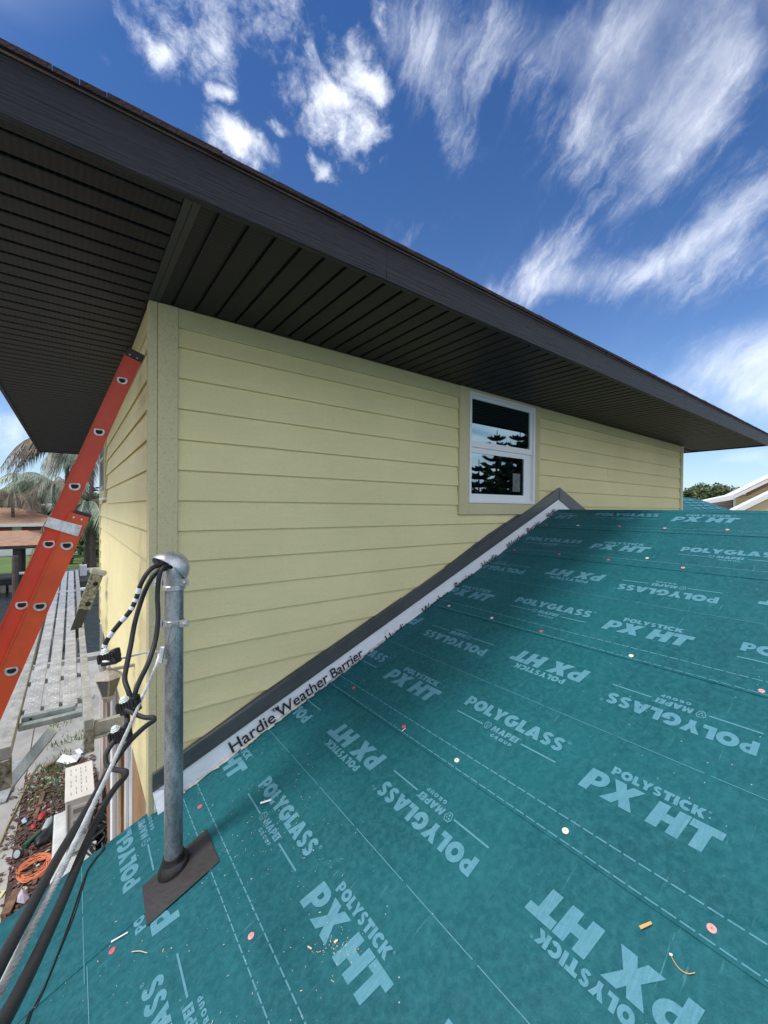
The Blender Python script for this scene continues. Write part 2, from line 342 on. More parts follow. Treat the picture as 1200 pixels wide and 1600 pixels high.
M['greyp'] = mat('grey plastic bottle', (.33, .38, .38), .4)
M['lamp'] = mat('tarnished white lantern', (.36, .34, .31), .6, var=.25, vscale=30)
M['lampglass'] = mat('clouded lantern glass', (.13, .125, .11), .2)
M['bark'] = mat('palm bark', (.10, .082, .066), .95, bump=1, bscale=14, stretch=(1, 1, 3), var=.3, vscale=5)
M['frond_dry'] = mat('dry palm frond', (.19, .155, .12), .85, var=.4, vscale=2)
M['frond'] = mat('green palm frond', (.075, .125, .045), .6, var=.4, vscale=2)
M['frond_silver'] = mat('silver green palm frond', (.27, .33, .25), .6, var=.35, vscale=2)
M['leaf'] = mat('broad tree foliage', (.045, .075, .025), .8, var=.5, vscale=.9)
M['leaf2'] = mat('lighter tree foliage', (.08, .11, .04), .8, var=.5, vscale=.9)
M['pine'] = mat('norfolk pine foliage', (.022, .042, .018), .8, var=.3, vscale=2)
M['fshingle'] = mat('tan brown roof shingles', (.42, .25, .165), .95, bump=.5, bscale=6, vscale=3, col2=(.23, .13, .085), vstretch=(1, 3, 6))
M['stucco'] = mat('pale pink stucco', (.52, .42, .35), .9)
M['redpanel'] = mat('dark red shutter', (.19, .035, .03), .7)
M['fwhite'] = mat('white painted fascia', (.75, .76, .76), .6)
M['fwood'] = mat('dark dock timber', (.055, .05, .045), .9, var=.3)
M['fyellow'] = mat('yellow vinyl siding', (.60, .49, .27), .7)
M['slate'] = mat('blue grey roof', (.16, .19, .23), .8)
M['capred'] = mat('red plastic nail cap', (.62, .10, .12), .5, var=.15, vscale=40)
M['cappink'] = mat('faded pink nail cap', (.72, .33, .32), .5, var=.15, vscale=40)
M['capwhite'] = mat('white nail cap', (.75, .68, .58), .5)
M['nail'] = mat('nail head', (.3, .28, .27), .4, .8)
M['strip'] = mat('tan plastic strip', (.62, .36, .12), .5)
M['chipwood'] = mat('fresh wood chip', (.62, .54, .38), .8)
def water_mat():
    m = bpy.data.materials.new('canal water'); m.use_nodes = True; T = TN(m)
    co = T.n('ShaderNodeTexCoord').outputs['Object']
    n = T.n('ShaderNodeTexNoise', {0: co, 'Scale': 3.5, 'Detail': 6.0, 'Roughness': .6, 'Distortion': .6}).outputs['Fac']
    T.b.inputs['Base Color'].default_value = (.030, .036, .032, 1); T.b.inputs['Roughness'].default_value = .10
    bp = T.n('ShaderNodeBump', {'Height': n, 'Strength': .7, 'Distance': .12}); T.t.links.new(bp.outputs[0], T.b.inputs['Normal'])
    return m
M['water'] = water_mat()

# ------------------------------------------------------------------ builders
class MB:
    def __init__(s): s.v = []; s.f = []
    def quad(s, *p):
        i = len(s.v); s.v += [tuple(q) for q in p]; s.f.append(tuple(range(i, i+len(p)))); return s
    def hexa(s, p):   # 8 points: 4 bottom ccw, 4 top ccw
        i = len(s.v); s.v += [tuple(q) for q in p]
        for f in ((3, 2, 1, 0), (4, 5, 6, 7), (0, 1, 5, 4), (1, 2, 6, 5), (2, 3, 7, 6), (3, 0, 4, 7)): s.f.append(tuple(i+k for k in f))
        return s
    def box(s, x0, x1, y0, y1, z0, z1):
        return s.hexa([(x0, y0, z0), (x1, y0, z0), (x1, y1, z0), (x0, y1, z0), (x0, y0, z1), (x1, y0, z1), (x1, y1, z1), (x0, y1, z1)])
    def obox(s, c, ax, ay, az):   # oriented box: centre and three half vectors
        c, ax, ay, az = map(Vector, (c, ax, ay, az))
        return s.hexa([c-ax-ay-az, c+ax-ay-az, c+ax+ay-az, c-ax+ay-az, c-ax-ay+az, c+ax-ay+az, c+ax+ay+az, c-ax+ay+az])
    def prism(s, poly, off):     # polygon (3d pts) extruded by vector
        off = Vector(off); n = len(poly); i = len(s.v); s.v += [tuple(p) for p in poly] + [tuple(Vector(p)+off) for p in poly]
        s.f.append(tuple(i+k for k in range(n))[::-1]); s.f.append(tuple(i+n+k for k in range(n)))
        for k in range(n): s.f.append((i+k, i+(k+1) % n, i+n+(k+1) % n, i+n+k))
        return s
    def tube(s, pts, r, seg=8, caps=True, twist=0):
        pts = [Vector(p) for p in pts]; n = len(pts); rr = r if isinstance(r, (list, tuple)) else [r]*n
        t0 = (pts[1]-pts[0]).normalized(); up = Vector((0, 0, 1)) if abs(t0.z) < .9 else Vector((1, 0, 0)); a = t0.cross(up).normalized()
        i0 = len(s.v)
        for k, p in enumerate(pts):
            t = (pts[min(k+1, n-1)]-pts[max(k-1, 0)]).normalized(); a = (a - t*a.dot(t)).normalized(); b = t.cross(a)
            for j in range(seg):
                an = 2*math.pi*j/seg; s.v.append(tuple(p + (a*math.cos(an)+b*math.sin(an))*rr[k]))
        for k in range(n-1):
            for j in range(seg):
                j2 = (j+1) % seg; s.f.append((i0+k*seg+j, i0+k*seg+j2, i0+(k+1)*seg+j2, i0+(k+1)*seg+j))
        if caps: s.f.append(tuple(i0+j for j in range(seg))[::-1]); s.f.append(tuple(i0+(n-1)*seg+j for j in range(seg)))
        return s
    def cyl(s, a, b, r, seg=16): return s.tube([a, b], r, seg)
    def lathe(s, c, axis, prof, seg=24):   # prof: (radius, height along axis)
        c = Vector(c); t = Vector(axis).normalized(); up = Vector((0, 0, 1)) if abs(t.z) < .9 else Vector((1, 0, 0)); a = t.cross(up).normalized(); b = t.cross(a); i0 = len(s.v)
        for r, h in prof:
            for j in range(seg):
                an = 2*math.pi*j/seg; s.v.append(tuple(c + t*h + (a*math.cos(an)+b*math.sin(an))*r))
        for k in range(len(prof)-1):
            for j in range(seg):
                j2 = (j+1) % seg; s.f.append((i0+k*seg+j, i0+k*seg+j2, i0+(k+1)*seg+j2, i0+(k+1)*seg+j))
        s.f.append(tuple(i0+j for j in range(seg))[::-1]); s.f.append(tuple(i0+(len(prof)-1)*seg+j for j in range(seg)))
        return s
    def mesh(s, name, m, smooth=False):
        me = bpy.data.meshes.new(name); me.from_pydata(s.v, [], s.f); me.update()
        if isinstance(m, str): m = M[m]
        me.materials.append(m)
        if smooth:
            for p in me.polygons: p.use_smooth = True
            try: me.set_sharp_from_angle(angle=R(40))
            except Exception: pass
        return me
    def obj(s, name, m, parent=None, smooth=False, bevel=0):
        me = s.mesh(name, m, smooth)
        if bevel:
            bm = bmesh.new(); bm.from_mesh(me); bmesh.ops.bevel(bm, geom=list(bm.edges), offset=bevel, segments=2, affect='EDGES', profile=.5, clamp_overlap=True)
            bm.to_mesh(me); bm.free()
        return link(name, me, parent)
def link(name, me, parent=None):
    o = bpy.data.objects.new(name, me); COL.objects.link(o)
    if parent is not None:
        o.parent = parent; o.matrix_parent_inverse = Matrix.Translation(-root_loc(parent))
    return o
def root_loc(p):
    return Vector(p.location) if p.parent is None else Vector((0, 0, 0))   # parts keep world coordinates
def tag(o, label=None, cat=None, group=None, kind=None):
    if label: o['label'] = label
    if cat: o['category'] = cat
    if group: o['group'] = group
    if kind: o['kind'] = kind
    return o
def thing(name, label, cat, loc=(0, 0, 0), group=None):
    o = bpy.data.objects.new(name, None); COL.objects.link(o); o.location = loc; o.empty_display_size = .1
    return tag(o, label, cat, group)
def copy_part(o, parent, dx=0, dy=0, dz=0):
    c = o.copy(); COL.objects.link(c); c.parent = parent; c.matrix_parent_inverse = o.matrix_parent_inverse.copy()
    c.location = Vector(o.location) + Vector((dx, dy, dz)); return c
def smooth_path(pts, n=8):
    pts = [Vector(p) for p in pts]; out = []
    P = [pts[0]*2-pts[1]] + pts + [pts[-1]*2-pts[-2]]
    for i in range(1, len(P)-2):
        for k in range(n):
            t = k/n; a, b, c, d = P[i-1], P[i], P[i+1], P[i+2]
            out.append(.5*((2*b) + (-a+c)*t + (2*a-5*b+4*c-d)*t*t + (-a+3*b-3*c+d)*t**3))
    out.append(pts[-1]); return out

# ------------------------------------------------------------------ setting
W = 2.626           # front plane of the long yellow wall
XL = 0.352          # plane of the left wall
SOF = 1.154         # soffit underside
G = -4.6            # ground
XE, YE = 8.775, 7.75
RX0, RX1, RY0, RY1 = -.56, 9.68, 1.635, 11.2

WZ = G-.55
g = MB(); g.quad((-60, -60, G), (80, -60, G), (80, 15.2, G), (-60, 15.2, G)); g.quad((-60, 15.2, G), (80, 15.2, G), (80, 15.2, WZ-1), (-60, 15.2, WZ-1))
tag(g.obj('ground', 'soil'), kind='structure')
w = MB(); w.quad((-300, 15.2, WZ), (300, 15.2, WZ), (300, 35.4, WZ), (-300, 35.4, WZ)); tag(w.obj('canal_water', 'water'), kind='structure')
far = MB(); far.quad((-900, 35.4, G+.02), (900, 35.4, G+.02), (900, 1500, G+.02), (-900, 1500, G+.02)); tag(far.obj('far_lawn', 'grass'), kind='structure')
sw = MB(); sw.box(-80, 60, 35.0, 35.6, WZ-1, G+.1); sw.box(-80, 60, 34.6, 35.8, G+.1, G+.25); tag(sw.obj('far_seawall', 'seawall', None), 'long pale concrete seawall along the far bank of the canal', 'seawall')
ns = MB(); ns.box(-40, 60, 15.0, 15.4, WZ-1, G+.12); tag(ns.obj('near_seawall', 'seawall'), 'concrete seawall along the near bank of the canal', 'seawall')
pth = MB(); pth.box(-6, -.62, -3, 15.0, G-.1, G+.012); tag(pth.obj('concrete_path', 'concrete'), kind='structure')
pt2 = MB(); pt2.box(-.60, .62, 8.6, 14.95, G-.1, G+.008); tag(pt2.obj('paved_patio', 'concrete'), kind='structure')
mu = MB(); mu.box(-.615, .34, -3, 8.58, G-.1, G+.02); tag(mu.obj('mulch_bed', 'mulch'), kind='structure')
rnd = random.Random(3)
ch = MB(); stn = MB()
for i in range(2600):
    x = rnd.uniform(-.78, .33); y = rnd.uniform(3.5, 9.2); 
    if x < -.6 and rnd.random() < .75: continue
    a = rnd.uniform(0, 6.3); l = rnd.uniform(.014, .035); q = rnd.uniform(.008, .014)
    u1 = Vector((math.cos(a), math.sin(a), rnd.uniform(-.3, .3)))*l; u2 = Vector((-math.sin(a), math.cos(a), rnd.uniform(-.3, .3)))*q
    (ch if rnd.random() < .9 else stn).obox((x, y, G+.035), u1, u2, (0, 0, .006))
tag(ch.obj('mulch_chips', 'chip'), 'scattered brown mulch chips beside the house wall', 'mulch', kind='stuff')
tag(stn.obj('pebbles', 'stone'), 'pale pebbles scattered through the mulch bed', 'pebbles', kind='stuff')
tf = MB()
for i in range(900):
    cx, cy = random.Random(i//60+40).uniform(-.5, .25), random.Random(i//60+80).choice([8.7, 9.1, 9.4, 8.2, 10.1, 11, 12])
    x = cx + rnd.gauss(0, .13); y = cy + rnd.gauss(0, .16); a = rnd.uniform(0, 6.3); h = rnd.uniform(.04, .12); d = Vector((math.cos(a), math.sin(a), 0))
    tf.quad(Vector((x, y, G+.01))-d*.008, Vector((x, y, G+.01))+d*.008, Vector((x, y, G+.01+h))+Vector((rnd.uniform(-.05, .05), rnd.uniform(-.05, .05), 0)))
tag(tf.obj('weed_tufts', 'tuft'), 'small green weeds growing in the sandy ground', 'weeds', kind='stuff')

# ------------------------------------------------------------------ two-storey house
house = thing('yellow_house', 'two storey house with pale yellow lap siding and charcoal eaves', 'house', (XL, W, G))
P = .1783; Z0 = .932
def siding_board(x0, x1, zb, zt, plane='front', y0=0, y1=0):
    """one lap board: butt edge 14 mm proud at the bottom, tapering to the sheathing at the top"""
    m = MB()
    if plane == 'front':
        prof = [(W-.003, zb), (W+.0150, zt), (W+.0168, zt), (W+.0168, zb+.016), (W+.006, zb+.013), (W+.001, zb)]
        m.prism([(x0, y, z) for y, z in prof], (x1-x0, 0, 0))
    else:
        prof = [(XL-.003, zb), (XL+.0150, zt), (XL+.0168, zt), (XL+.0168, zb+.016), (XL+.006, zb+.013), (XL+.001, zb)]
        m.prism([(x, y0, z) for x, z in prof][::-1], (0, y1-y0, 0))
    return m.obj('siding_board', 'siding', house)
wz_b, wz_t = -.051, SOF     # window casing extent
xs0 = .4905
for k in range(-1, 17):
    zb = Z0 - P*k - (.0 if k >= 0 else 0); zt = zb + P + .012
    if k == -1: continue
    if k == 0: zt = 1.05
    zb -= .0
    behind = zb + P < wz_b + .06
    j = {0: 6.25, 3: 5.88, 4: 4.45}.get(k, None)
    segs = []
    if zb < wz_b + .004 and not (zb + P > wz_b):   # fully under the window
        segs = [(xs0, 3.9 if k % 2 else 5.0), (3.9 if k % 2 else 5.0, 8.66)]
    else:
        segs = [(xs0, 2.873)]
        if j: segs += [(4.194, j), (j, 8.66)]
        else: segs += [(4.194, 8.66)]
    for a, b in segs:
        if zb < -2.0: break
        siding_board(a+.0015, b-.0015, zb, zt)
# board running beneath the window between casings
kw = int((Z0-wz_b)/P)+1
siding_board(2.876, 4.19, Z0-P*kw, wz_b-.002)
# left wall boards
for k in range(-1, 16):
    zb = Z0 - P*k; zt = zb+P+.012
    if k == -1: continue
    if k == 0: zt = 1.05
    if k == 15: pass
    jy = 3.4 + (k*1.37 % 3.6)
    if zb > -.1:  # window on the left wall breaks the upper rows
        siding_board(0, 0, zb, zt, 'left', 2.705, 6.30); siding_board(0, 0, zb, zt, 'left', 7.28, YE-.06)
    elif k >= 7 and k < 12:
        siding_board(0, 0, zb, zt, 'left', 2.705, jy-.001); siding_board(0, 0, zb, zt, 'left', jy+.001, YE-.06)
    else: siding_board(0, 0, zb, zt, 'left', 2.705, YE-.06)
SB = Z0 - P*15   # bottom of siding
# sheathing bodies
b = MB(); b.box(XL+.017, XE-.02, W+.017, YE, SB+.004, SOF+.03); b.obj('upper_wall', 'osb', house)
def trimb(name, x0, x1, y0, y1, z0, z1, m='trim', bev=.002): return MB().box(x0, x1, y0, y1, z0, z1).obj(name, m, house, bevel=bev)
trimb('corner_board', .3855, .489, W-.010, W+.018, SB-.02, SOF-.001)            # front face
trimb('corner_board', XL-.010, .3835, W-.008, 2.70, SB-.02, SOF-.001)         # side face
trimb('corner_board', 8.66, 8.762, W-.010, W+.018, -1.9, SOF-.001)
trimb('corner_board', 8.764, 8.79, W-.008, 2.72, -1.9, SOF-.001, 'fwhite')
trimb('frieze_board', .4905, 2.874, W-.006, W+.012, 1.043, SOF-.001, 'trim_smooth')
trimb('frieze_board', 4.193, 8.659, W-.006, W+.012, 1.043, SOF-.001, 'trim_smooth')
trimb('frieze_board', XL-.006, XL+.012, 2.702, YE-.06, 1.043, SOF-.001, 'trim_smooth')
trimb('corner_board', XL-.010, XL+.016, YE-.06, YE+.04, SB, SOF-.001)
# far side and rear walls (plain, out of sight)
b = MB(); b.box(XE-.018, XE, W+.02, YE, G, SOF); b.box(XL+.017, XE, YE+.001, YE+.02, G, SOF); b.obj('rear_wall', 'siding', house)
# lower storey left wall: bands seen past the siding edge
b = MB(); b.box(XL+.03, XE-.02, W+.03, YE, G-.1, SB); b.obj('lower_wall', 'mortar', house)
MB().box(XL+.008, XL+.029, W+.0, 3.46, G, SB+.004).obj('sheathing_panel', 'osb', house)
MB().box(XL-.004, XL+.024, 3.462, 3.62, G, SB-.005).obj('window_jamb', 'fwhite', house)
MB().cyl((XL-.03, 3.52, G), (XL-.03, 3.52, SB+.02), .014, 12).obj('conduit', 'white', house, smooth=True)
bm_ = None
for r in range(int((SB-G)/.075)):
    z = G + r*.075
    for y in ((3.63, 3.83), (3.84, 4.04), (4.05, 4.19)) if r % 2 else ((3.63, 3.73), (3.74, 3.94), (3.95, 4.19)):
        MB().box(XL+.006, XL+.029, y[0], y[1]-.004, z+.005, z+.070).obj('brick', 'brick', house)
MB().box(XL-.012, XL+.026, 4.2, 4.42, G, SB-.005).obj('wall_stud', 'osb', house, bevel=.003)
MB().box(XL-.006, XL+.026, 5.2, 5.5, G, SB-.005).obj('window_jamb', 'fwhite', house)
MB().box(XL-.004, XL+.026, 5.52, 6.1, G, SB-.005).obj('wall_stud', 'board', house)
MB().box(XL-.012, XL+.026, 7.4, 7.5, G, SB-.005).obj('window_jamb', 'fwhite', house)
MB().box(XL+.0, XL+.026, 7.0, 7.38, G, SB-.005).obj('wall_stud', 'stucco', house)

# window of the long wall -------------------------------------------------
trimb('window_casing', 2.875, 3.000, W-.014, W+.016, -.051, SOF-.001)
trimb('window_casing', 4.085, 4.192, W-.014, W+.016, -.051, SOF-.001)
trimb('window_casing', 3.002, 4.083, W-.013, W+.016, -.051, .060)
trimb('window_casing', 3.002, 4.083, W-.013, W+.016, 1.124, SOF-.001)
win = MB()
def ring(m, x0, x1, z0, z1, wl, wr, wb, wt, y0, y1):
    m.box(x0, x0+wl, y0, y1, z0, z1); m.box(x1-wr, x1, y0, y1, z0, z1)
    m.box(x0+wl, x1-wr, y0, y1, z0, z0+wb); m.box(x0+wl, x1-wr, y0, y1, z1-wt, z1)
ring(win, 3.002, 4.083, .062, 1.122, .026, .030, .026, .026, W-.024, W+.06)
frame = win.obj('window_frame', 'white', house)
us = MB(); ring(us, 3.029, 4.052, .60, 1.095, .016, .05, .058, .034, W-.010, W+.016); us.obj('upper_sash', 'white', frame)
ls = MB(); ring(ls, 3.029, 3.985, .089, .597, .014, .075, .062, .05, W+.001, W+.016); ls.obj('lower_sash', 'white', frame)
MB().box(3.987, 4.052, W+.006, W+.016, .089, .598).obj('sash_track', 'white', frame)
MB().box(3.040, 4.006, W+.001, W+.005, .652, 1.064).obj('window_pane', 'glass', frame)
MB().box(3.040, 3.914, W+.010, W+.014, .146, .553).obj('window_pane', 'glass', frame)
g_ = MB(); ring(g_, 3.038, 4.010, .650, 1.066, .006, .006, .006, .006, W-.003, W+.0005); g_.obj('gasket', 'vinyl_dark', frame)
g_ = MB(); ring(g_, 3.038, 3.916, .144, .555, .006, .006, .006, .006, W+.006, W+.0095); g_.obj('gasket', 'vinyl_dark', frame)
stk = at(800, 733, 1, W+.02); s2 = at(811, 770, 1, W+.02)
MB().box(stk.x, s2.x, W+.008, W+.0097, .19, .385).obj('window_sticker', 'sticker', frame)
# window of the left wall
for a in ((6.30, 6.40, .12, 1.04), (7.17, 7.27, .12, 1.04)): trimb('window_casing', XL-.022, XL+.016, *a)
trimb('window_casing', XL-.021, XL+.016, 6.402, 7.168, .12, .22)
trimb('window_casing', XL-.035, XL+.016, 6.24, 7.33, .09, .118, 'fwhite')
f2 = MB(); f2.box(XL-.03, XL+.04, 6.41, 6.45, .225, 1.04); f2.box(XL-.03, XL+.04, 7.12, 7.16, .225, 1.04); f2.box(XL-.03, XL+.04, 6.45, 7.12, .225, .27); f2.box(XL-.03, XL+.04, 6.45, 7.12, .62, .66)
fo = f2.obj('window_frame', 'alu_dull', house); MB().box(XL-.012, XL-.008, 6.452, 7.118, .272, .618).obj('window_pane', 'glass', fo); MB().box(XL-.012, XL-.008, 6.452, 7.118, .662, 1.038).obj('window_pane', 'glass', fo)

# soffit --------------------------------------------------------------------
PS = .1175
def soffit_strip(length, name, axis):
    """flat strip with turned up lock edges, underside down, strip pitch PS"""
    w2 = PS-.013
    prof = [(0, .016), (.0015, 0.003), (.006, 0), (w2-.006, 0), (w2-.0015, .003), (w2, .016)]
    m = MB(); n = len(prof)
    if axis == 'y':
        m.v = [(p[0], 0, p[1]) for p in prof] + [(p[0], length, p[1]) for p in prof]
    else:
        m.v = [(0, p[0], p[1]) for p in prof] + [(length, p[0], p[1]) for p in prof]
    for i in range(n-1): m.f.append((i, i+1, n+i+1, n+i))
    return m.mesh(name, 'soffit' if axis == 'x' else 'soffit_y')
me_r = soffit_strip(W-.014-1.668, 'soffit_panel', 'y'); me_l = soffit_strip(.332-(-.535), 'soffit_panel', 'x')
def place(name, me, loc, parent):
    o = bpy.data.objects.new(name, me); COL.objects.link(o); o.parent = parent; o.matrix_parent_inverse = Matrix.Translation(-root_loc(parent)); o.location = loc; return o
x = .456 + .0065; place('soffit_panel', me_r, (x-PS*.0-.1175+.0, 1.668, SOF), house)
while x < RX1-.09:
    place('soffit_panel', me_r, (x, 1.668, SOF+rnd.uniform(-.0006, .0006)), house); x += PS
y = 1.719 + .0065 - PS + .0; y += PS
while y < RY1-.12:
    place('soffit_panel', me_l, (-.535, y, SOF+rnd.uniform(-.0006, .0006)), house); y += PS
MB().box(-.535, .332, 1.6685, 1.7125, SOF, SOF+.012).obj('soffit_panel', 'soffit', house)
hc = MB()
hc.prism([(.334, 1.664, SOF-.004), (.362, 1.664, SOF-.004), (.362, 1.664, SOF+.01), (.334, 1.664, SOF+.01)], (0, W-.012-1.664, 0))
hc.prism([(.366, 1.664, SOF-.001), (.392, 1.664, SOF-.004), (.392, 1.664, SOF+.01), (.366, 1.664, SOF+.01)], (0, W-.012-1.664, 0))
hc.obj('soffit_channel', 'soffit_dark', house)
jc = MB(); jc.box(RX0+.002, RX1-.002, 1.637, 1.667, SOF-.003, SOF+.012); jc.box(RX0+.002, -.536, 1.668, RY1, SOF-.003, SOF+.012)
jc.box(RX1-.03, RX1-.002, 1.668, RY1, SOF-.003, SOF+.012); jc.box(-.536, RX1-.03, RY1-.11, RY1-.001, SOF-.001, SOF+.012)
jc.obj('soffit_moulding', 'soffit_dark', house)
# right end soffit (beyond the corner) and rear soffit, plus dark backing over every groove
MB().box(RX0+.01, RX1-.01, RY0+.01, RY1-.01, SOF+.0165, SOF+.03).obj('soffit_backing', 'groove', house)
y = W+.1
while y < RY1-.15:
    place('soffit_panel', me_l, (XE+.03, y, SOF-.0), house); y += PS
MB().box(XE+.02, XE+.05, W-.012, RY1-.12, SOF-.006, SOF+.01).obj('soffit_channel', 'fwhite', house)
# fascia
def fascia(x0, x1): 
    m = MB(); n = max(2, int((x1-x0)/.25)); yo, yt = RY0, RY0-.004
    m.prism([(x0, yo, SOF-.010), (x0, yo+.004, SOF-.014), (x0, yo+.03, SOF-.012), (x0, yo+.03, SOF+.158), (x0, yt, SOF+.158)], (x1-x0, 0, 0)); return m.obj('fascia_board', 'fascia', house)
fascia(RX0, 1.2505); fascia(1.2525, 5.498); fascia(5.501, RX1)
MB().box(RX0-.001, RX0+.03, RY0+.032, RY1, SOF-.014, SOF+.158).obj('fascia_board', 'fascia', house)
MB().box(RX1-.03, RX1+.001, RY0+.032, RY1, SOF-.014, SOF+.158).obj('fascia_board', 'fascia', house)
MB().box(RX0, RX1, RY1+.001, RY1+.03, SOF-.014, SOF+.158).obj('fascia_board', 'fascia', house)
de = MB(); de.box(RX0-.012, RX1+.012, RY0-.010, RY0-.006, SOF+.1585, SOF+.164); de.box(RX0-.012, RX1+.012, RY0-.010, RY0+.2, SOF+.164, SOF+.167); de.obj('drip_edge', 'drip', house)
# roof body: hip roof
rz = SOF+.168; ry = (RY0+RY1)/2; half = (RY1-RY0)/2+.02; pk = rz + half*.32
rb = MB(); A = (RX0-.02, RY0-.02, rz); B = (RX1+.02, RY0-.02, rz); C_ = (RX1+.02, RY1+.02, rz); D = (RX0-.02, RY1+.02, rz); E1 = (RX0+half, ry, pk); E2 = (RX1-half, ry, pk)
for q in ((A, B, E2, E1), (B, C_, E2), (C_, D, E1, E2), (D, A, E1), (A, D, C_, B)): rb.quad(*q)
rb.obj('roof', 'shingle', house)
sh = MB(); x = RX0-.03; rs = random.Random(11)
while x < RX1+.03:
    l = rs.uniform(.05, .16); h = .0185+.004*noise.noise(Vector((x*2.2, 0, 0)))+rs.uniform(-.0015, .0015); o_ = .022+.004*noise.noise(Vector((x*3, 4, 0)))
    sh.hexa([(x, RY0-o_, rz-.001), (x+l-.002, RY0-o_-rs.uniform(-.003, .003), rz-.001), (x+l-.002, RY0+.15, rz+.045), (x, RY0+.15, rz+.045),
             (x, RY0-o_, rz+h), (x+l-.002, RY0-o_, rz+h+rs.uniform(-.002, .002)), (x+l-.002, RY0+.15, rz+.062), (x, RY0+.15, rz+.062)]); x += l
sh.obj('shingle_course', 'shingle', house)['kind'] = 'stuff'
# courses on the upper slope
sh = MB()
for r in range(1, 14):
    yy = RY0-.02+r*.14; zz = rz+(r*.14)*.32; x = RX0+r*.14
    while x < RX1-r*.14:
        l = rs.uniform(.15, .3); sh.hexa([(x, yy, zz), (x+l-.004, yy, zz), (x+l-.004, yy+.15, zz+.048), (x, yy+.15, zz+.048), (x, yy, zz+.012), (x+l-.004, yy, zz+.012), (x+l-.004, yy+.15, zz+.052), (x, yy+.15, zz+.052)]); x += l
sh.obj('shingle_rows', 'shingle', house)['kind'] = 'stuff'

# wall flashing + weather barrier ------------------------------------------
MR, CR = .4125, -1.89; SQ = math.sqrt(1+MR*MR)
def roofz(x): return MR*x + CR
XR = 4.575          # ridge
AX, AZ = 4.604, .263
fl = MB(); x0, z0 = .362, -1.503
def strip(m, x0, zb0, zt0, x1, zb1, zt1, ya, yb):
    m.hexa([(x0, ya, zb0), (x1, ya, zb1), (x1, yb, zb1), (x0, yb, zb0), (x0, ya, zt0), (x1, ya, zt1), (x1, yb, zt1), (x0, yb, zt0)])
sl_ = (AZ-z0)/(AX-x0)
def ft(x): return z0 + sl_*(x-x0)
bw = .098
n_ = [(.362, 2.185), (2.187, AX)]
for a, b2 in n_:
    m = MB()
    bA = bw + .028*(a-.36)/4.24; bB = bw + .028*(b2-.36)/4.24
    strip(m, a, ft(a)-bA, ft(a)-.018, b2, ft(b2)-bB, ft(b2)-.018, W-.020, W-.014)
    strip(m, a, ft(a)-.020, ft(a), b2, ft(b2)-.020, ft(b2), W-.030, W-.008)
    strip(m, a, ft(a)-bA-.004, ft(a)-bA+.006, b2, ft(b2)-bB-.004, ft(b2)-bB+.006, W-.026, W-.0135)
    m.obj('wall_flashing', 'flash', house)
m = MB(); xe = 5.9; strip(m, AX+.001, AZ-.15, AZ, xe, AZ-.15-.4125*(xe-AX), AZ-.4125*(xe-AX), W-.024, W-.010); m.obj('wall_flashing', 'flash', house)
# slim starter lip above the flashing (siding is cut a little high)
m = MB(); strip(m, .50, ft(.50)+.001, ft(.50)+.002, 1.0, ft(1.0)+.001, ft(1.0)+.016, W-.006, W-.002); strip(m, 1.0, ft(1.0)+.001, ft(1.0)+.016, 2.18, ft(2.18)+.001, ft(2.18)+.004, W-.006, W-.002); strip(m, 2.7, ft(2.7)+.001, ft(2.7)+.004, 3.3, ft(3.3)+.001, ft(3.3)+.028, W-.006, W-.002); strip(m, 3.3, ft(3.3)+.001, ft(3.3)+.028, 4.1, ft(4.1)+.001, ft(4.1)+.010, W-.006, W-.002); m.obj('flashing_lip', 'flash', house)
# weather barrier, creased sheet
wb = MB(); nx, nz = 170, 7
xa, xb = .37, 4.86
for i in range(nx+1):
    x = xa+(xb-xa)*i/nx
    zt = ft(x)-bw+.01 if x < AX else AZ-.4125*(x-AX)-.13
    zb = roofz(min(x, XR))-.02
    if x > AX: zb = -.03-.3*(x-AX)
    for j in range(nz+1):
        f = j/nz; nn = noise.noise(Vector((x*7, f*1.4, 0)))*.006 + noise.noise(Vector((x*22+f*4, f*3, 5)))*.0035
        wb.v.append((x, W-.0125 - abs(nn)*(1 if 0 < j < nz else .3) - .004*(1-f), zb+(zt-zb)*f))
for i in range(nx):
    for j in range(nz): a = i*(nz+1)+j; wb.f.append((a, a+nz+1, a+nz+2, a+1))
wrap = wb.obj('weather_barrier', 'wrap', house, smooth=True)
# folded end flap and overlap patch
fp = MB(); fp.quad((.362, W-.02, -1.60), (.49, W-.034, -1.62), (.46, W-.07, -1.74), (.385, W-.05, -1.725)); fp.quad((.49, W-.034, -1.62), (.52, W-.02, -1.60), (.5, W-.05, -1.70), (.46, W-.07, -1.74))
fp.quad((.385, W-.05, -1.725), (.46, W-.07, -1.74), (.44, W-.11, -1.725), (.39, W-.09, -1.73)); fp.obj('barrier_flap', 'wrap', house)
fp = MB(); fp.quad((1.98, W-.022, -1.085), (2.11, W-.020, -.985), (2.125, W-.020, -.93), (2.02, W-.022, -.96)); fp.obj('barrier_patch', 'wrap', house)
MB().box(.392, .46, W-.03, W+.01, -1.80, -1.70).obj('rusty_block', 'board', house)

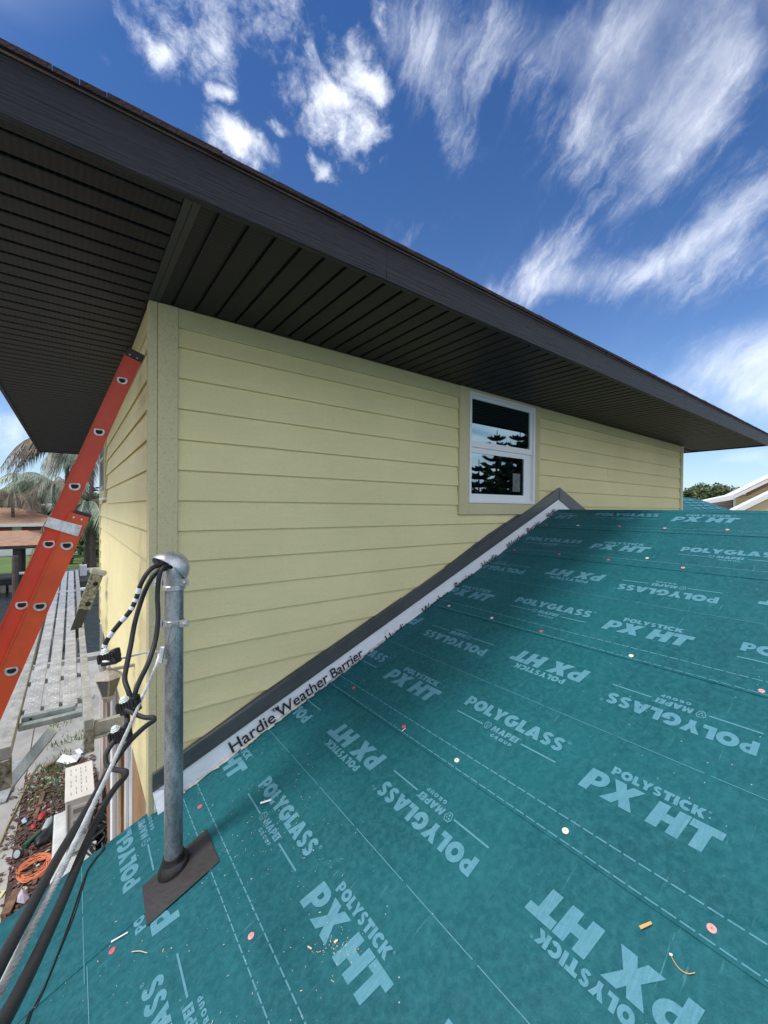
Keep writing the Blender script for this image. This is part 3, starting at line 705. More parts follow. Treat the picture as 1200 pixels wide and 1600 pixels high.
# ------------------------------------------------------------------ lettering
def arcp(cx, cy, rx, ry, a0, a1, n=9): return [(cx+rx*math.cos(R(a0+(a1-a0)*i/n)), cy+ry*math.sin(R(a0+(a1-a0)*i/n))) for i in range(n+1)]
def thick(pts, w):
    Lp, Rp = [], []; n = len(pts)
    for i, p in enumerate(pts):
        a = Vector(pts[max(i-1, 0)]); b = Vector(pts[min(i+1, n-1)]); t = (b-a).normalized(); nn = Vector((-t.y, t.x)); q = Vector(p)
        Lp.append(tuple(q+nn*w/2)); Rp.append(tuple(q-nn*w/2))
    return Lp + Rp[::-1]
def rect(x0, y0, x1, y1): return [(x0, y0), (x1, y0), (x1, y1), (x0, y1)]
GL = {}
GL['P'] = (.80, [([(0, 0), (.34, 0), (.34, .30), (.42, .30)] + arcp(.44, .65, .36, .35, -90, 90, 12)[1:] + [(0, 1)], [[(.34, .53), (.42, .53)] + arcp(.42, .65, .12, .12, -90, 90, 6) + [(.34, .77)]])])
GL['R'] = (.86, [([(0, 0), (.34, 0), (.34, .28), (.50, 0), (.90, 0), (.66, .36)] + arcp(.44, .67, .36, .33, -50, 90, 10)[1:] + [(0, 1)], [[(.34, .55), (.42, .55)] + arcp(.42, .66, .11, .11, -90, 90, 6) + [(.34, .77)]])])
GL['O'] = (1.08, [(arcp(.54, .5, .54, .53, 0, 352, 26), [arcp(.54, .5, .19, .20, 0, 345, 16)])])
GL['L'] = (.68, [([(0, 0), (.68, 0), (.68, .30), (.36, .30), (.36, 1), (0, 1)], [])])
GL['Y'] = (1.0, [([(.32, 0), (.68, 0), (.68, .40), (1.02, 1), (.63, 1), (.50, .70), (.37, 1), (-.02, 1), (.32, .40)], [])])
GL['G'] = (1.08, [(arcp(.54, .5, .54, .53, 48, 346, 24) + [(1.08, .60), (.60, .60), (.60, .38), (.70, .36)] + arcp(.54, .5, .20, .21, 318, 58, 10), [])])
GL['A'] = (1.06, [([(0, 0), (.37, 0), (.42, .15), (.64, .15), (.69, 0), (1.06, 0), (.71, 1), (.35, 1)], [[(.47, .36), (.59, .36), (.53, .62)]])])
sp = arcp(.40, .715, .24, .18, 25, 270, 12) + arcp(.40, .285, .24, .18, 90, -155, 12)[1:]
sp = [(a, b if i != 12 else .5) for i, (a, b) in enumerate(sp)]
GL['S'] = (.78, [(thick([(a*.98, b) for a, b in sp], .255), [])])
GL['T'] = (.90, [([(.27, 0), (.63, 0), (.63, .70), (.90, .70), (.90, 1), (0, 1), (0, .70), (.27, .70)], [])])
GL['I'] = (.36, [(rect(0, 0, .36, 1), [])])
GL['C'] = (.94, [(arcp(.54, .5, .54, .53, 42, 318, 22) + arcp(.54, .5, .20, .21, 308, 52, 10), [])])
GL['K'] = (1.02, [([(0, 0), (.35, 0), (.35, .40), (.62, 0), (1.06, 0), (.69, .53), (1.03, 1), (.62, 1), (.35, .62), (.35, 1), (0, 1)], [])])
GL['X'] = (1.12, [([(0, 0), (.43, 0), (.56, .25), (.69, 0), (1.12, 0), (.78, .51), (1.10, 1), (.69, 1), (.56, .77), (.44, 1), (.02, 1), (.34, .51)], [])])
GL['H'] = (.98, [([(0, 0), (.36, 0), (.36, .34), (.62, .34), (.62, 0), (.98, 0), (.98, 1), (.62, 1), (.62, .66), (.36, .66), (.36, 1), (0, 1)], [])])
GL['M'] = (1.16, [([(0, 0), (.31, 0), (.35, .55), (.54, 0), (.64, 0), (.82, .55), (.86, 0), (1.16, 0), (1.06, 1), (.75, 1), (.58, .50), (.42, 1), (.10, 1)], [])])
GL['E'] = (.66, [([(0, 0), (.66, 0), (.66, .27), (.34, .27), (.34, .38), (.62, .38), (.62, .62), (.34, .62), (.34, .73), (.66, .73), (.66, 1), (0, 1)], [])])
GL['U'] = (.90, [([(0, 1), (0, .40)] + arcp(.45, .40, .45, .42, 180, 360, 14) + [(.90, 1), (.56, 1), (.56, .40)] + arcp(.45, .40, .11, .12, 360, 180, 6) + [(.34, 1)], [])])
GL['®'] = (.5, [(arcp(.27, .78, .24, .24, 0, 348, 16), [arcp(.27, .78, .185, .185, 0, 340, 14)]), ([(.19, .65), (.24, .65), (.24, .74), (.30, .65), (.36, .65), (.30, .76), (.35, .80), (.35, .87), (.31, .91), (.19, .91)], [])])
def text_polys(s, x0, width, base, cap, shear=0, track=.09, gap=.42, reg=False):
    """polygons of a word set to an exact width in sheet units"""
    adv = []; x = 0
    for c in s:
        if c == ' ': x += gap; continue
        adv.append((c, x)); x += GL[c][0] + track
    tot = x - track; k = width/tot; out = []
    for c, px_ in adv:
        for outer, holes in GL[c][1]:
            f = lambda p: (x0 + (px_+p[0])*k + shear*p[1]*cap, base + p[1]*cap)
            out.append(([f(p) for p in outer], [[f(p) for p in h] for h in holes]))
    if reg:
        for outer, holes in GL['®'][1]:
            rk = cap*.42 if cap < .06 else cap*.38
            rk = max(rk, .018)
            f = lambda p: (x0+width+.004+p[0]*rk*1.3, base+cap-rk*1.1+p[1]*rk*1.15)
            out.append(([f(p) for p in outer], [[f(p) for p in h] for h in holes]))
    return out
def px_block(flip=False):
    """PX HT + POLYSTICK, origin at the left end of the big baseline"""
    return text_polys('PX HT', 0, .462, 0, .110, .16, .03, .40) + text_polys('POLYSTICK', .085, .325, .124, .042, 0, .07, .4, True)
def pg_block():
    o = text_polys('POLYGLASS', 0, .592, 0, .076, 0, .05, .4, True)
    o += [(rect(0, -.062, .186, -.054), []), (rect(.420, -.062, .602, -.054), [])]
    o += text_polys('MAPEI', .243, .152, -.070, .036, .1, .07, .4, True) + text_polys('GROUP', .262, .125, -.103, .019, 0, .28, .4)
    c = (.213, -.052)
    pent = [(-.021, .006), (-.012, .021), (.012, .021), (.021, .006), (.010, -.022), (-.010, -.022)]
    o.append(([(c[0]+a, c[1]+b) for a, b in pent], [[(c[0]+a*.78, c[1]+b*.78) for a, b in pent]]))
    for a, b, r_ in ((-.006, .006, .0045), (.007, .004, .0042), (0, -.008, .0052)): o.append((arcp(c[0]+a, c[1]+b, r_, r_, 0, 330, 8), []))
    return o

# ------------------------------------------------------------------ lower roof
roof = thing('lower_roof', 'low slope gable roof covered in printed teal underlayment against the yellow wall', 'roof', (XR, W-1, 0))
def hgt(y, s): 
    return .0030*noise.noise(Vector((y*1.7, s*2.1, 3))) + .0014*noise.noise(Vector((y*6, s*5, 8)))
def rp(y, s, off=0):
    x = s/SQ; n = (-MR/SQ, 1/SQ)
    return (x + n[0]*off, y, roofz(x) + n[1]*off)
def lift(s, s0, s1): # sheet rises over the one below it at its lower edge
    t = (s-s0)/(s1-s0); return .0045*(1-t) + .0008
SE = [-1.02, -.535, .54, 1.605, 2.725, 3.80, 4.44, XR*SQ]
YB = -3.2; YT = 2.652
def sheet(k, ya=YB, yb=None, extra=0):
    s0, s1 = SE[k], SE[k+1]+(.08 if k < len(SE)-2 else 0)
    xw = XL+.03
    m = MB(); ny, nss = int((YT-ya)/.11), 10
    if yb is None: yb = YT
    for i in range(ny+1):
        for j in range(nss+1):
            s = s0+(s1-s0)*j/nss; ymax = yb if yb < 2.5 else (2.652 if s < .36*SQ else W-.012)
            if yb >= 2.5 and ymax < 2.64: ymax += .004*noise.noise(Vector((s*9, 1, 1)))
            y = ya + (ymax-ya)*i/ny
            jag = .0018*noise.noise(Vector((y*6, k*9, 2))) if j == 0 else 0
            m.v.append(rp(y, s+jag, lift(s, s0, s1)+hgt(y, s)+extra))
    for i in range(ny):
        for j in range(nss): a = i*(nss+1)+j; m.f.append((a, a+nss+1, a+nss+2, a+1)[::-1])
    # lower edge thickness
    for i in range(ny):
        a, b_ = i*(nss+1), (i+1)*(nss+1); va, vb = m.v[a], m.v[b_]
        d = Vector((MR/SQ, 0, -1/SQ))*.0035
        m.quad(va, vb, Vector(vb)+d, Vector(va)+d)
    return m
sheets = []
for k in range(len(SE)-1):
    if k in (0,):
        sheets.append(sheet(k).obj('membrane_sheet', 'membrane', roof, smooth=True))
    elif k == 1:
        lo = sheet(1, YB, 2.06).obj('membrane_sheet', 'membrane', roof, smooth=True)
        m = sheet(1, 2.045, None, .0028)
        i0 = m.v[0]; 
        for j in range(10):
            va, vb = m.v[j], m.v[j+1]; d = Vector((MR/SQ, 0, -1/SQ))*.004; m.quad(va, vb, Vector(vb)+d, Vector(va)+d)
        up = m.obj('membrane_sheet', 'membrane', roof, smooth=True); sheets.append((lo, up))
    else: sheets.append(sheet(k).obj('membrane_sheet', 'membrane', roof, smooth=True))
def put(polys, k, y0, sb, inv, parent, name='printed_words', extra=0, ylim=(-9, 9)):
    """lay a block on sheet k: reading runs towards -y (upright) or +y (inverted)"""
    m = MB(); s0, s1 = SE[k], SE[k+1]+.08
    for outer, holes in polys:
        loops = [[Vector((p[0], p[1], 0)) for p in outer]] + [[Vector((p[0], p[1], 0)) for p in h] for h in holes]
        tris = tessellate_polygon(loops); flat = [p for l_ in loops for p in l_]; i0 = len(m.v)
        lim = W-.02
        bad = [False]*len(flat)
        for q, p in enumerate(flat):
            if inv: y, s = y0 + p.x, sb - p.y
            else: y, s = y0 - p.x, sb + p.y
            mx = 2.64 if s < .36*SQ else lim
            mx = min(mx, ylim[1]); mn = max(-9, ylim[0])
            if y > mx or y < mn: y = min(max(y, mn), mx)
            m.v.append(rp(y, s, lift(s, s0, s1)+hgt(y, s)+.0016+extra))
        for t in tris: m.f.append(tuple(i0+a for a in t))
    # keep all faces looking up
    fs = []
    for f in m.f:
        a, b_, c = (Vector(m.v[q]) for q in f); nrm = (b_-a).cross(c-a)
        if nrm.length < 1e-12: continue
        fs.append(f if nrm.z > 0 else f[::-1])
    m.f = fs
    if not fs: return
    return m.obj(name, 'print', parent)
PXB, PGB = px_block(), pg_block()
PER = 1.383
rows = [ # sheet, kind, inverted, a start y, baseline offset from s0
 (1, 'px', False, 2.64, -.275), 
 (2, 'px', False, 1.500, .792), (2, 'pg', False, 2.222, .893), (2, 'pg', True, 1.026, 1.367), (2, 'px', True, .336, 1.456),
 (3, 'px', False, .880, 1.865), (3, 'pg', False, 1.607, 1.968), (3, 'pg', True, .392, 2.442), (3, 'px', True, 1.128, 2.540),
 (4, 'px', False, 1.249, 2.944), (4, 'pg', False, 1.955, 3.025), (4, 'pg', True, .764, 3.515), (4, 'px', True, 1.49, 3.615),
 (5, 'px', False, 1.831, 4.03), (5, 'pg', False, 1.150, 4.115),
 (6, 'px', False, 1.390, 4.690), (6, 'pg', False, 2.111, 4.79)]
for k, kind, inv, ys, sb in rows:
    blk = PXB if kind == 'px' else PGB; wd_ = .47 if kind == 'px' else .62
    par = sheets[k] if k != 1 else sheets[1][1]
    for q in range(-4, 4):
        y0 = ys + q*PER
        lo, hi = (y0, y0+wd_) if inv else (y0-wd_, y0)
        if hi < -1.2 or lo > W-.04: continue
        # clip whole glyph polygons that pass the wall line
        pol = []
        for outer, holes in blk:
            yy = [(y0+p[0]) if inv else (y0-p[0]) for p in outer]
            if min(yy) > W-.03: continue
            pol.append((outer, holes))
        put(pol, k, y0, sb, inv, par)
# bottom-left strip pieces (two laps meeting under the boot)
lo1, up1 = sheets[1]
def sub(pol, y0, inv, a, b_):
    out = []
    for outer, holes in pol:
        yy = [(y0+p[0]) if inv else (y0-p[0]) for p in outer]
        if max(yy) < a or min(yy) > b_: continue
        out.append((outer, holes))
    return out
put(sub(PGB, 2.232, True, 2.06, 2.66), 1, 2.232, .286, True, up1, extra=.0028)
put(sub(PXB, 1.892, True, -9, 2.04), 1, 1.892, .398, True, lo1, ylim=(-9, 2.046))
for q in (0, -1): put(PGB, 1, 1.150+q*PER, .300, True, lo1)
for q in (-1, -2): put(PXB, 1, 1.892+q*PER, .398, True, lo1)
put(PGB, 1, 1.9, -.175, False, lo1); put(PXB, 1, 1.2, -.275, False, lo1)
# printed lines
def dashes(k, s, y0, y1, dash, gap, wid, parent, extra=0):
    m = MB(); y = y1; s0, s1 = SE[k], SE[k+1]+.08
    while y > y0:
        n = max(1, int(dash/.12))
        for i in range(n):
            a, b_ = y-dash*i/n, y-dash*(i+1)/n
            f = lambda yy, ss: rp(yy, ss, lift(ss, s0, s1)+hgt(yy, ss)+.0016+extra)
            m.quad(f(a, s), f(b_, s), f(b_, s+wid), f(a, s+wid))
        y -= dash+gap
    for i, f in enumerate(m.f):
        a, b_, c = (Vector(m.v[q]) for q in f[:3])
        if (b_-a).cross(c-a).z < 0: m.f[i] = f[::-1]
    return m.obj('printed_line', 'print', parent)
for k in range(2, 6):
    s0 = SE[k]
    dashes(k, s0+.100, -1.5, W-.03, .040, .009, .0055, sheets[k])
    if k < 5: dashes(k, s0+.012, -1.5, W-.03, .040, .009, .005, sheets[k])
    if k < 5: dashes(k, s0+.578, -1.5, W-.03, .33, .02, .003, sheets[k])
dashes(6, SE[6]+.085, -1.5, W-.03, .040, .009, .0055, sheets[6]); dashes(6, SE[6]+.02, -1.5, W-.03, .33, .02, .003, sheets[6])
dashes(1, .046, 2.07, 2.64, .33, .02, .003, up1, .0028); dashes(1, .055, -1.5, 2.03, .33, .02, .003, lo1)
# deck, edge metal, far slope, gables
m = MB(); m.prism([(-1.02/SQ, YB, roofz(-1.02/SQ)-.004), (-1.02/SQ, YB, roofz(-1.02/SQ)-.03), (XR, YB, roofz(XR)-.03), (XR, YB, roofz(XR)-.004)], (0, 2.646-YB, 0)); m.obj('roof_deck', 'osb', roof)
m = MB(); xr2 = XR+4.0; m.prism([(XR+.002, YB, roofz(XR)-.004), (xr2, YB, roofz(XR)-.004-MR*4), (xr2, YB, roofz(XR)-.03-MR*4), (XR+.002, YB, roofz(XR)-.03)], (0, W-.012-YB, 0)); m.obj('roof_deck', 'membrane', roof)
m = MB(); m.prism([(XR-.055, YB, roofz(XR-.055)+.006), (XR, YB, roofz(XR)+.008), (XR+.06, YB, roofz(XR)-.022), (XR+.06, YB, roofz(XR)-.028), (XR, YB, roofz(XR)-.002), (XR-.055, YB, roofz(XR-.055)+.0005)], (0, W-.02-YB, 0)); m.obj('ridge_strip', 'membrane', roof)
m = MB(); m.box(.40, 4.7, YB+.4, W-.05, G, -1.95+0); m.obj('porch_wall', 'siding', roof)
# torn paper edge where underlayment turns at the wall
te = MB(); x = .5; 
while x < 2.05:
    l = rs.uniform(.02, .07); y_ = W-.02-rs.uniform(.006, .03); y2 = W-.02-rs.uniform(.006, .03)
    a = Vector((x, y_, roofz(x)+.010)); b_ = Vector((x+l, y2, roofz(x+l)+.010))
    te.quad(a, b_, (x+l, W-.010, roofz(x+l)+.02), (x, W-.010, roofz(x)+.02)); x += l
te.obj('torn_edge', mat('torn backing paper', (.42, .42, .38), .8, var=.25, vscale=30), roof)
# weather barrier words ------------------------------------------------------
def font_text(s, size):
    cu = bpy.data.curves.new('t', 'FONT'); cu.body = s; cu.size = size; cu.offset = .0012; cu.resolution_u = 5
    o = bpy.data.objects.new('t', cu); COL.objects.link(o); dg = bpy.context.evaluated_depsgraph_get()
    me = bpy.data.meshes.new_from_object(o.evaluated_get(dg)); bpy.data.objects.remove(o); return me
def wall_text(s, x, zoff, size, ang, yoff=-.0285, name='printed_words', sx=1):
    me = font_text(s, size); ca, sa = math.cos(ang), math.sin(ang)
    for v in me.vertices:
        a, b_ = v.co.x*sx, v.co.y
        v.co = Vector((x + a*ca - b_*sa, W+yoff, zoff + a*sa + b_*ca))
    me.materials.clear(); me.materials.append(M['ink']); o = link(name, me, wrap); return o
ang = math.atan(.4125)
def wt(s, x, d, size, sx=1): return wall_text(s, x, roofz(x)+d, size, ang, sx=sx)
wt('Hardie', .795, .022, .112, 1.03); wt('TM', 1.063, .088, .034, 1.1); wt('Weather', 1.112, .020, .112, 1.0); wt('Barrier', 1.515, .012, .112, .93)
wt('e', .425, .02, .12)
for i, x in enumerate((2.02, 2.42, 2.82, 3.2, 3.6, 3.95)): wt(('Hardie', 'Weather', 'Barrier')[i % 3], x, -.036+.004*i, .105, .88)
wt('Hardie', 4.33, .0, .09, .8)
# nail caps -------------------------------------------------------------------
def cap(y, s, r, m, k):
    b = MB(); c = Vector(rp(y, s, lift(s, SE[k], SE[k+1]+.08)+hgt(y, s)+.0005)); n = Vector((-MR/SQ+rs.uniform(-.05, .05), rs.uniform(-.05, .05), 1/SQ))
    b.lathe(c, n, [(r, 0), (r, .0012), (r*.86, .0022), (r*.36, .0022), (r*.30, .0014)], 16); o = b.obj('nail_cap', m, roof, smooth=True)
    MB().lathe(c+n*.0016, n, [(r*.16, 0), (r*.16, .0012)], 8).obj('nail_head', 'nail', o)
caps = [(1.394, 1.657, 'w'), (.829, 1.66, 'w'), (.369, 1.657, 'p'), (.442, 2.733+.025, 'p'), (1.0, 2.76, 'w'), (1.569, 2.765, 'r'), (1.982, 2.765, 'w'), (2.438, 2.775, 'w'), (1.796, 1.65, 'r'),
        (2.371, 1.683, 'r'), (1.554, .60, 'p'), (2.398, .612, 'r'), (2.005, .146, 'r'), (2.60, .33, 'w'), (2.605, .006, 'p'), (.948, 4.55, 'p'), (1.054, 3.85, 'p'), (1.323, 3.95, 'w'),
        (1.382, 4.535, 'p'), (1.763, 4.54, 'r'), (2.159, 4.52, 'w'), (2.499, 3.865, 'r'), (2.019, 3.865, 'r'), (1.583, 3.862, 'r'), (2.50, 4.50, 'r'), (-.1, 1.66, 'r'), (0, 2.76, 'p'), (.6, 4.54, 'r'),
        (.55, 3.85, 'p'), (.75, .60, 'r'), (.05, .60, 'p'), (.2, 4.54, 'w')]
for y, s, c in caps:
    k = max(i for i in range(len(SE)-1) if SE[i] <= s); cap(y, s, .0125, {'w': 'capwhite', 'p': 'cappink', 'r': 'capred'}[c], k)
# debris ------------------------------------------------------------------------
def onr(u, v, off=.004):
    d = ray(u, v); t = (CR+off*SQ)/(d.z-MR*d.x); return d*t
db = MB()
for i in range(330):
    if i < 150: u, v = rs.gauss(430, 60), rs.gauss(1270, 60)
    elif i < 210: u, v = rs.gauss(520, 18), rs.gauss(1475, 10)
    elif i < 330: u, v = rs.uniform(60, 560), rs.uniform(1280, 1600)
    else: u, v = rs.uniform(400, 1200), rs.uniform(900, 1600)
    c = onr(u, v, .007)
    if c.y > W-.03 or c.x < -.3 or c.y < 0: continue
    a = rs.uniform(0, 6.3); l = rs.choice([.0008, .001, .0015, .002, .0035])*rs.uniform(.6, 1.2); q = rs.uniform(.0005, .0012)
    db.obox(c, Vector((math.cos(a), math.sin(a), MR*math.cos(a)))*l, Vector((-math.sin(a), math.cos(a), -MR*math.sin(a)))*q, (0, 0, .0006))
tag(db.obj('sawdust', mat('pale wood dust', (.55, .50, .38), .8)), 'tiny pale wood shavings scattered over the teal underlayment', 'sawdust', kind='stuff')
def flake(u, v, u2, v2, w_, m, name, label, cat):
    a, b_ = onr(u, v, .009), onr(u2, v2, .009); t = (b_-a); n = Vector((-MR/SQ, 0, 1/SQ)); s_ = t.cross(n).normalized()*w_/2
    o = MB().hexa([a-s_, b_-s_*.8, b_+s_*.8, a+s_, a-s_+n*.0025, b_-s_*.8+n*.0025, b_+s_*.8+n*.0025, a+s_+n*.0025]).obj(name, m); return tag(o, label, cat)
flake(1000, 1450, 1018, 1442, .009, 'strip', 'plastic_strip', 'short orange tan plastic strip lying low right on the teal roof', 'strip')
flake(407, 1255, 424, 1250, .011, 'paper', 'wood_scrap', 'white paper scrap on the teal roof below the first POLYGLASS print', 'scrap')
flake(174, 1472, 200, 1457, .006, 'paper', 'wood_sliver', 'thin pale sliver left of the pipe boot above the red nail cap', 'sliver')
flake(628, 1143, 634, 1138, .004, 'paper', 'paper_bit', 'tiny white paper bit beside the dashed line near the red cap', 'scrap')
flake(522, 1473, 528, 1469, .007, 'chipwood', 'wood_chip', 'pale wood chip between the X and the H of the print', 'wood chip')
flake(487, 1483, 481, 1479, .005, 'chipwood', 'wood_chip', 'small pale wood chip lying left of the chip cluster', 'wood chip')
def curl(pix, r_, m, name, label, cat):
    pts = smooth_path([onr(u, v, .010+.004*math.sin(i)) for i, (u, v) in enumerate(pix)], 6); return tag(MB().tube(pts, r_, 6).obj(name, m, smooth=True), label, cat)
curl([(1048, 1492), (1053, 1502), (1062, 1514), (1074, 1521), (1086, 1520)], .0012, 'strip', 'curled_shaving', 'curled pale plastic shaving below the orange strip at the lower right', 'shaving')
curl([(206, 1487), (218, 1486), (230, 1489)], .0015, 'chipwood', 'curled_shaving', 'short curved straw beside the red cap left of the boot', 'shaving')
flake(1046, 1491, 1051, 1493, .006, 'paper', 'paper_bit', 'white flake at the end of the curled shaving', 'scrap')

# ------------------------------------------------------------------ mast
PXm, PYm = .388, 2.15
zb_ = roofz(PXm); ztop = -.318
mast = thing('service_mast', 'galvanised steel service mast pipe with weatherhead rising from the teal roof', 'mast', (PXm, PYm, zb_))
MB().cyl((PXm, PYm, zb_-.1), (PXm, PYm, ztop-.03), .0405, 40).obj('pipe', 'galv', mast, smooth=True)
# pipe boot
nr = Vector((-MR/SQ, 0, 1/SQ))
boot = thing('pipe_boot', 'black rubber pipe boot flashing around the foot of the mast', 'pipe boot', (PXm, PYm, zb_))
def rpt(y, s, o): return Vector(rp(y, s, o))
bp_ = [(2.168, .292), (1.972, .280), (1.978, .604), (2.226, .596)]
bp2 = [(2.185, .288), (1.972, .278), (1.972, .600), (2.212, .600)]
m = MB(); lo_ = [rpt(y, s, .008) for y, s in bp2]; m.prism(lo_, nr*.003); m.obj('base_plate', 'boot', boot, bevel=.001)
pc = Vector((PXm, PYm, zb_))
m = MB(); segs = 32; prof = [(.068, .008, 0), (.066, .028, .0), (.060, .040, .3), (.051, .046, .7), (.0475, .050, 1), (.0470, .074, 1), (.0455, .078, 1), (.0412, .079, 1)]
for r_, h_, f_ in prof:
    for j in range(segs):
        an = 2*math.pi*j/segs; ring_t = Vector((math.cos(an)*r_, math.sin(an)*r_, MR*math.cos(an)*r_*(1-f_*.6)))
        m.v.append(tuple(pc + ring_t + Vector((0, 0, h_))))
for k in range(len(prof)-1):
    for j in range(segs): j2 = (j+1) % segs; m.f.append((k*segs+j, k*segs+j2, (k+1)*segs+j2, (k+1)*segs+j))
m.obj('collar', 'rubber', boot, smooth=True)
# weatherhead: hood with an oblique opening toward -x / down
hood = MB(); hc_ = dep(264, 889, 1.935); seg, rgs = 36, 22
on_ = (-cR*.35 - cU*.70 - cF*.62).normalized()       # opening faces this way
def hood_pt(th_, ph, r_=1.0):
    d = Vector((math.sin(th_)*math.cos(ph)*.090, math.sin(th_)*math.sin(ph)*.076, math.cos(th_)*.088))*r_
    return hc_ + d
keepd = .006
idx = {}
for i in range(rgs+1):
    for j in range(seg):
        th_ = math.pi*i/rgs; ph = 2*math.pi*j/seg; p = hood_pt(th_, ph); d = (p-hc_).dot(on_)
        if d > keepd: p = p - on_*(d-keepd)     # flatten onto the opening plane
        idx[i, j] = len(hood.v); hood.v.append(tuple(p))
cut = Vector((0, 0, 0))
for i in range(rgs):
    for j in range(seg):
        q = [idx[i, j], idx[i+1, j], idx[i+1, (j+1) % seg], idx[i, (j+1) % seg]]
        ds = [(Vector(hood.v[a])-hc_).dot(on_) for a in q]
        if min(ds) > keepd-1e-5: continue
        hood.f.append(tuple(q))
me = hood.mesh('hood', 'galv_lite', True); bm = bmesh.new(); bm.from_mesh(me); bmesh.ops.remove_doubles(bm, verts=bm.verts, dist=1e-5)
bmesh.ops.delete(bm, geom=[v for v in bm.verts if not v.link_faces], context='VERTS')
bmesh.ops.solidify(bm, geom=list(bm.faces), thickness=.004); bm.to_mesh(me); bm.free()
wh = link('weatherhead', me, mast)
for p_ in me.polygons: p_.use_smooth = True
# dark insulating plate inside with holes of cable
a_ = on_.cross(Vector((0, 1, 0))).normalized(); b_ = on_.cross(a_)
m = MB(); m.v = [tuple(hc_ + on_*(-.012) + a_*math.cos(2*math.pi*j/24)*.074 + b_*math.sin(2*math.pi*j/24)*.070) for j in range(24)]; m.f = [tuple(range(24))]; m.obj('insulator_plate', 'conn', wh)
MB().lathe((PXm, PYm, ztop-.075), (0, 0, 1), [(.0425, 0), (.0495, .004), (.0495, .02), (.046, .024), (.048, .045), (.052, .08), (.056, .115), (.050, .13)], 32).obj('neck', 'galv_lite', wh, smooth=True)
MB().cyl((PXm+.022, PYm-.04, ztop+.01), (PXm+.042, PYm-.055, ztop-.015), .004, 8).obj('screw', 'galv', wh)
def clamp(z, lug, tilt=0):
    o = MB(); o.lathe((PXm, PYm, z-.013), (0, 0, 1), [(.0435, 0), (.0455, .002), (.0455, .024), (.0435, .026)], 32); c = o.obj('pipe_clamp', 'galv_lite', mast, smooth=True)
    for sgn in (-1, 1):
        d = cR*sgn
        ctr = Vector((PXm, PYm, z)) + d*.060 + Vector((-.018, -.02, 0))
        MB().obox(ctr, d*.020, Vector((0, 0, .016)), cF*.0022).obj('lug', 'galv_lite', c, bevel=.001)
        MB().obox(ctr + cF*.008, d*.018, Vector((0, 0, .016)), cF*.0022).obj('lug', 'galv', c, bevel=.001)
        MB().lathe(ctr - cF*.012 + d*.004, cF, [(.004, 0), (.0095, .003), (.0095, .009), (.005, .010), (.005, .03)], 10).obj('bolt', 'galv_lite', c, smooth=True)
    return c
clamp(ztop-.035, 1); zc2 = at(275, 975, 1, PYm-.04).z; clamp(zc2, 1)

# ------------------------------------------------------------------ cables
def cable(pix, r_, m, name, label, cat='cable', parent=None, seg=10, n=8):
    pts = smooth_path([dep(*p) for p in pix], n); o = MB().tube(pts, r_, seg).obj(name, m, parent, smooth=True)
    return (tag(o, label, cat) if label else o), pts
D0 = 1.95
c1, p1 = cable([(262, 884, 1.90), (246, 884, 1.84), (232, 893, 1.80), (220, 913, 1.78), (213, 935, 1.78), (203, 955, 1.77), (186, 975, 1.76), (172, 993, 1.75), (164, 1008, 1.75), (163, 1020, 1.75)], .0100, 'cable', 'taped_cable',
        'black cable ringed with white tape leading from weatherhead to the upper connector', 'cable')
def rings(pts, fr, parent):
    n = len(pts)
    for f0, f1 in fr:
        a, b = int(f0*(n-1)), max(int(f0*(n-1))+1, int(f1*(n-1)))
        MB().tube(pts[a:b+1], .0112, 10).obj('white_tape', 'tape', parent, smooth=True)
rings(p1, [(.37, .41), (.455, .48), (.52, .545), (.61, .65), (.74, .80), (.885, .92), (.955, .99)], c1)
cable([(262, 888, 1.90), (246, 893, 1.86), (232, 912, 1.84), (221, 938, 1.83), (211, 972, 1.80), (204, 1010, 1.76), (197, 1045, 1.72), (195, 1062, 1.70), (200, 1078, 1.68), (205, 1092, 1.67)], .0100, 'cable', 'service_cable',
      'black cable hanging in the middle between weatherhead and second connector', 'cable')
cable([(268, 886, 1.90), (256, 886, 1.85), (249, 900, 1.83), (246, 930, 1.82), (247, 965, 1.80), (243, 1000, 1.77), (232, 1035, 1.72), (219, 1062, 1.69), (212, 1080, 1.67), (210, 1095, 1.67)], .0100, 'cable', 'service_cable',
      'rightmost black cable curving down from the weatherhead beside the pipe', 'cable')
# connectors
def connector(u, v, t, label, tiltd, sc_=1.0):
    c = dep(u, v, t); o = thing('splice_connector', label, 'connector', c, 'insulated splice connectors under the weatherhead')
    ax = (cR*math.cos(tiltd) + cU*math.sin(tiltd)); ay = (-cR*math.sin(tiltd) + cU*math.cos(tiltd)); az = -cF
    ax, ay, az = ax.normalized(), ay.normalized(), az.normalized()
    def bx(name, cc, hx, hy, hz, m='conn', bv=.004):
        return MB().obox(c + ax*cc[0] + ay*cc[1] + az*cc[2], ax*hx, ay*hy, az*hz).obj(name, m, o, bevel=bv)
    k = sc_
    bx('body', (0, 0, 0), .036*k, .018*k, .026*k); bx('body_half', (.010*k, -.020*k, .004*k), .034*k, .013*k, .022*k)
    bx('side_boot', (.030*k, .008*k, -.004*k), .013*k, .022*k, .02*k, bv=.006); bx('side_boot', (-.032*k, -.008*k, .004*k), .010*k, .016*k, .018*k, bv=.005)
    for i in range(5): bx('rib', ((-.024+.012*i)*k, .004*k, .026*k), .002*k, .016*k, .003*k, bv=.001)
    cb = c + ay*.017*k + ax*(-.006*k) + az*.006
    MB().lathe(cb, ay + az*.35, [(.017*k, 0), (.019*k, .003), (.019*k, .008), (.016*k, .0095), (.0155*k, .014), (.0125*k, .0155), (.0115*k, .020), (.006*k, .023)], 20).obj('bolt_cap', 'cream', o, smooth=True)
    return o
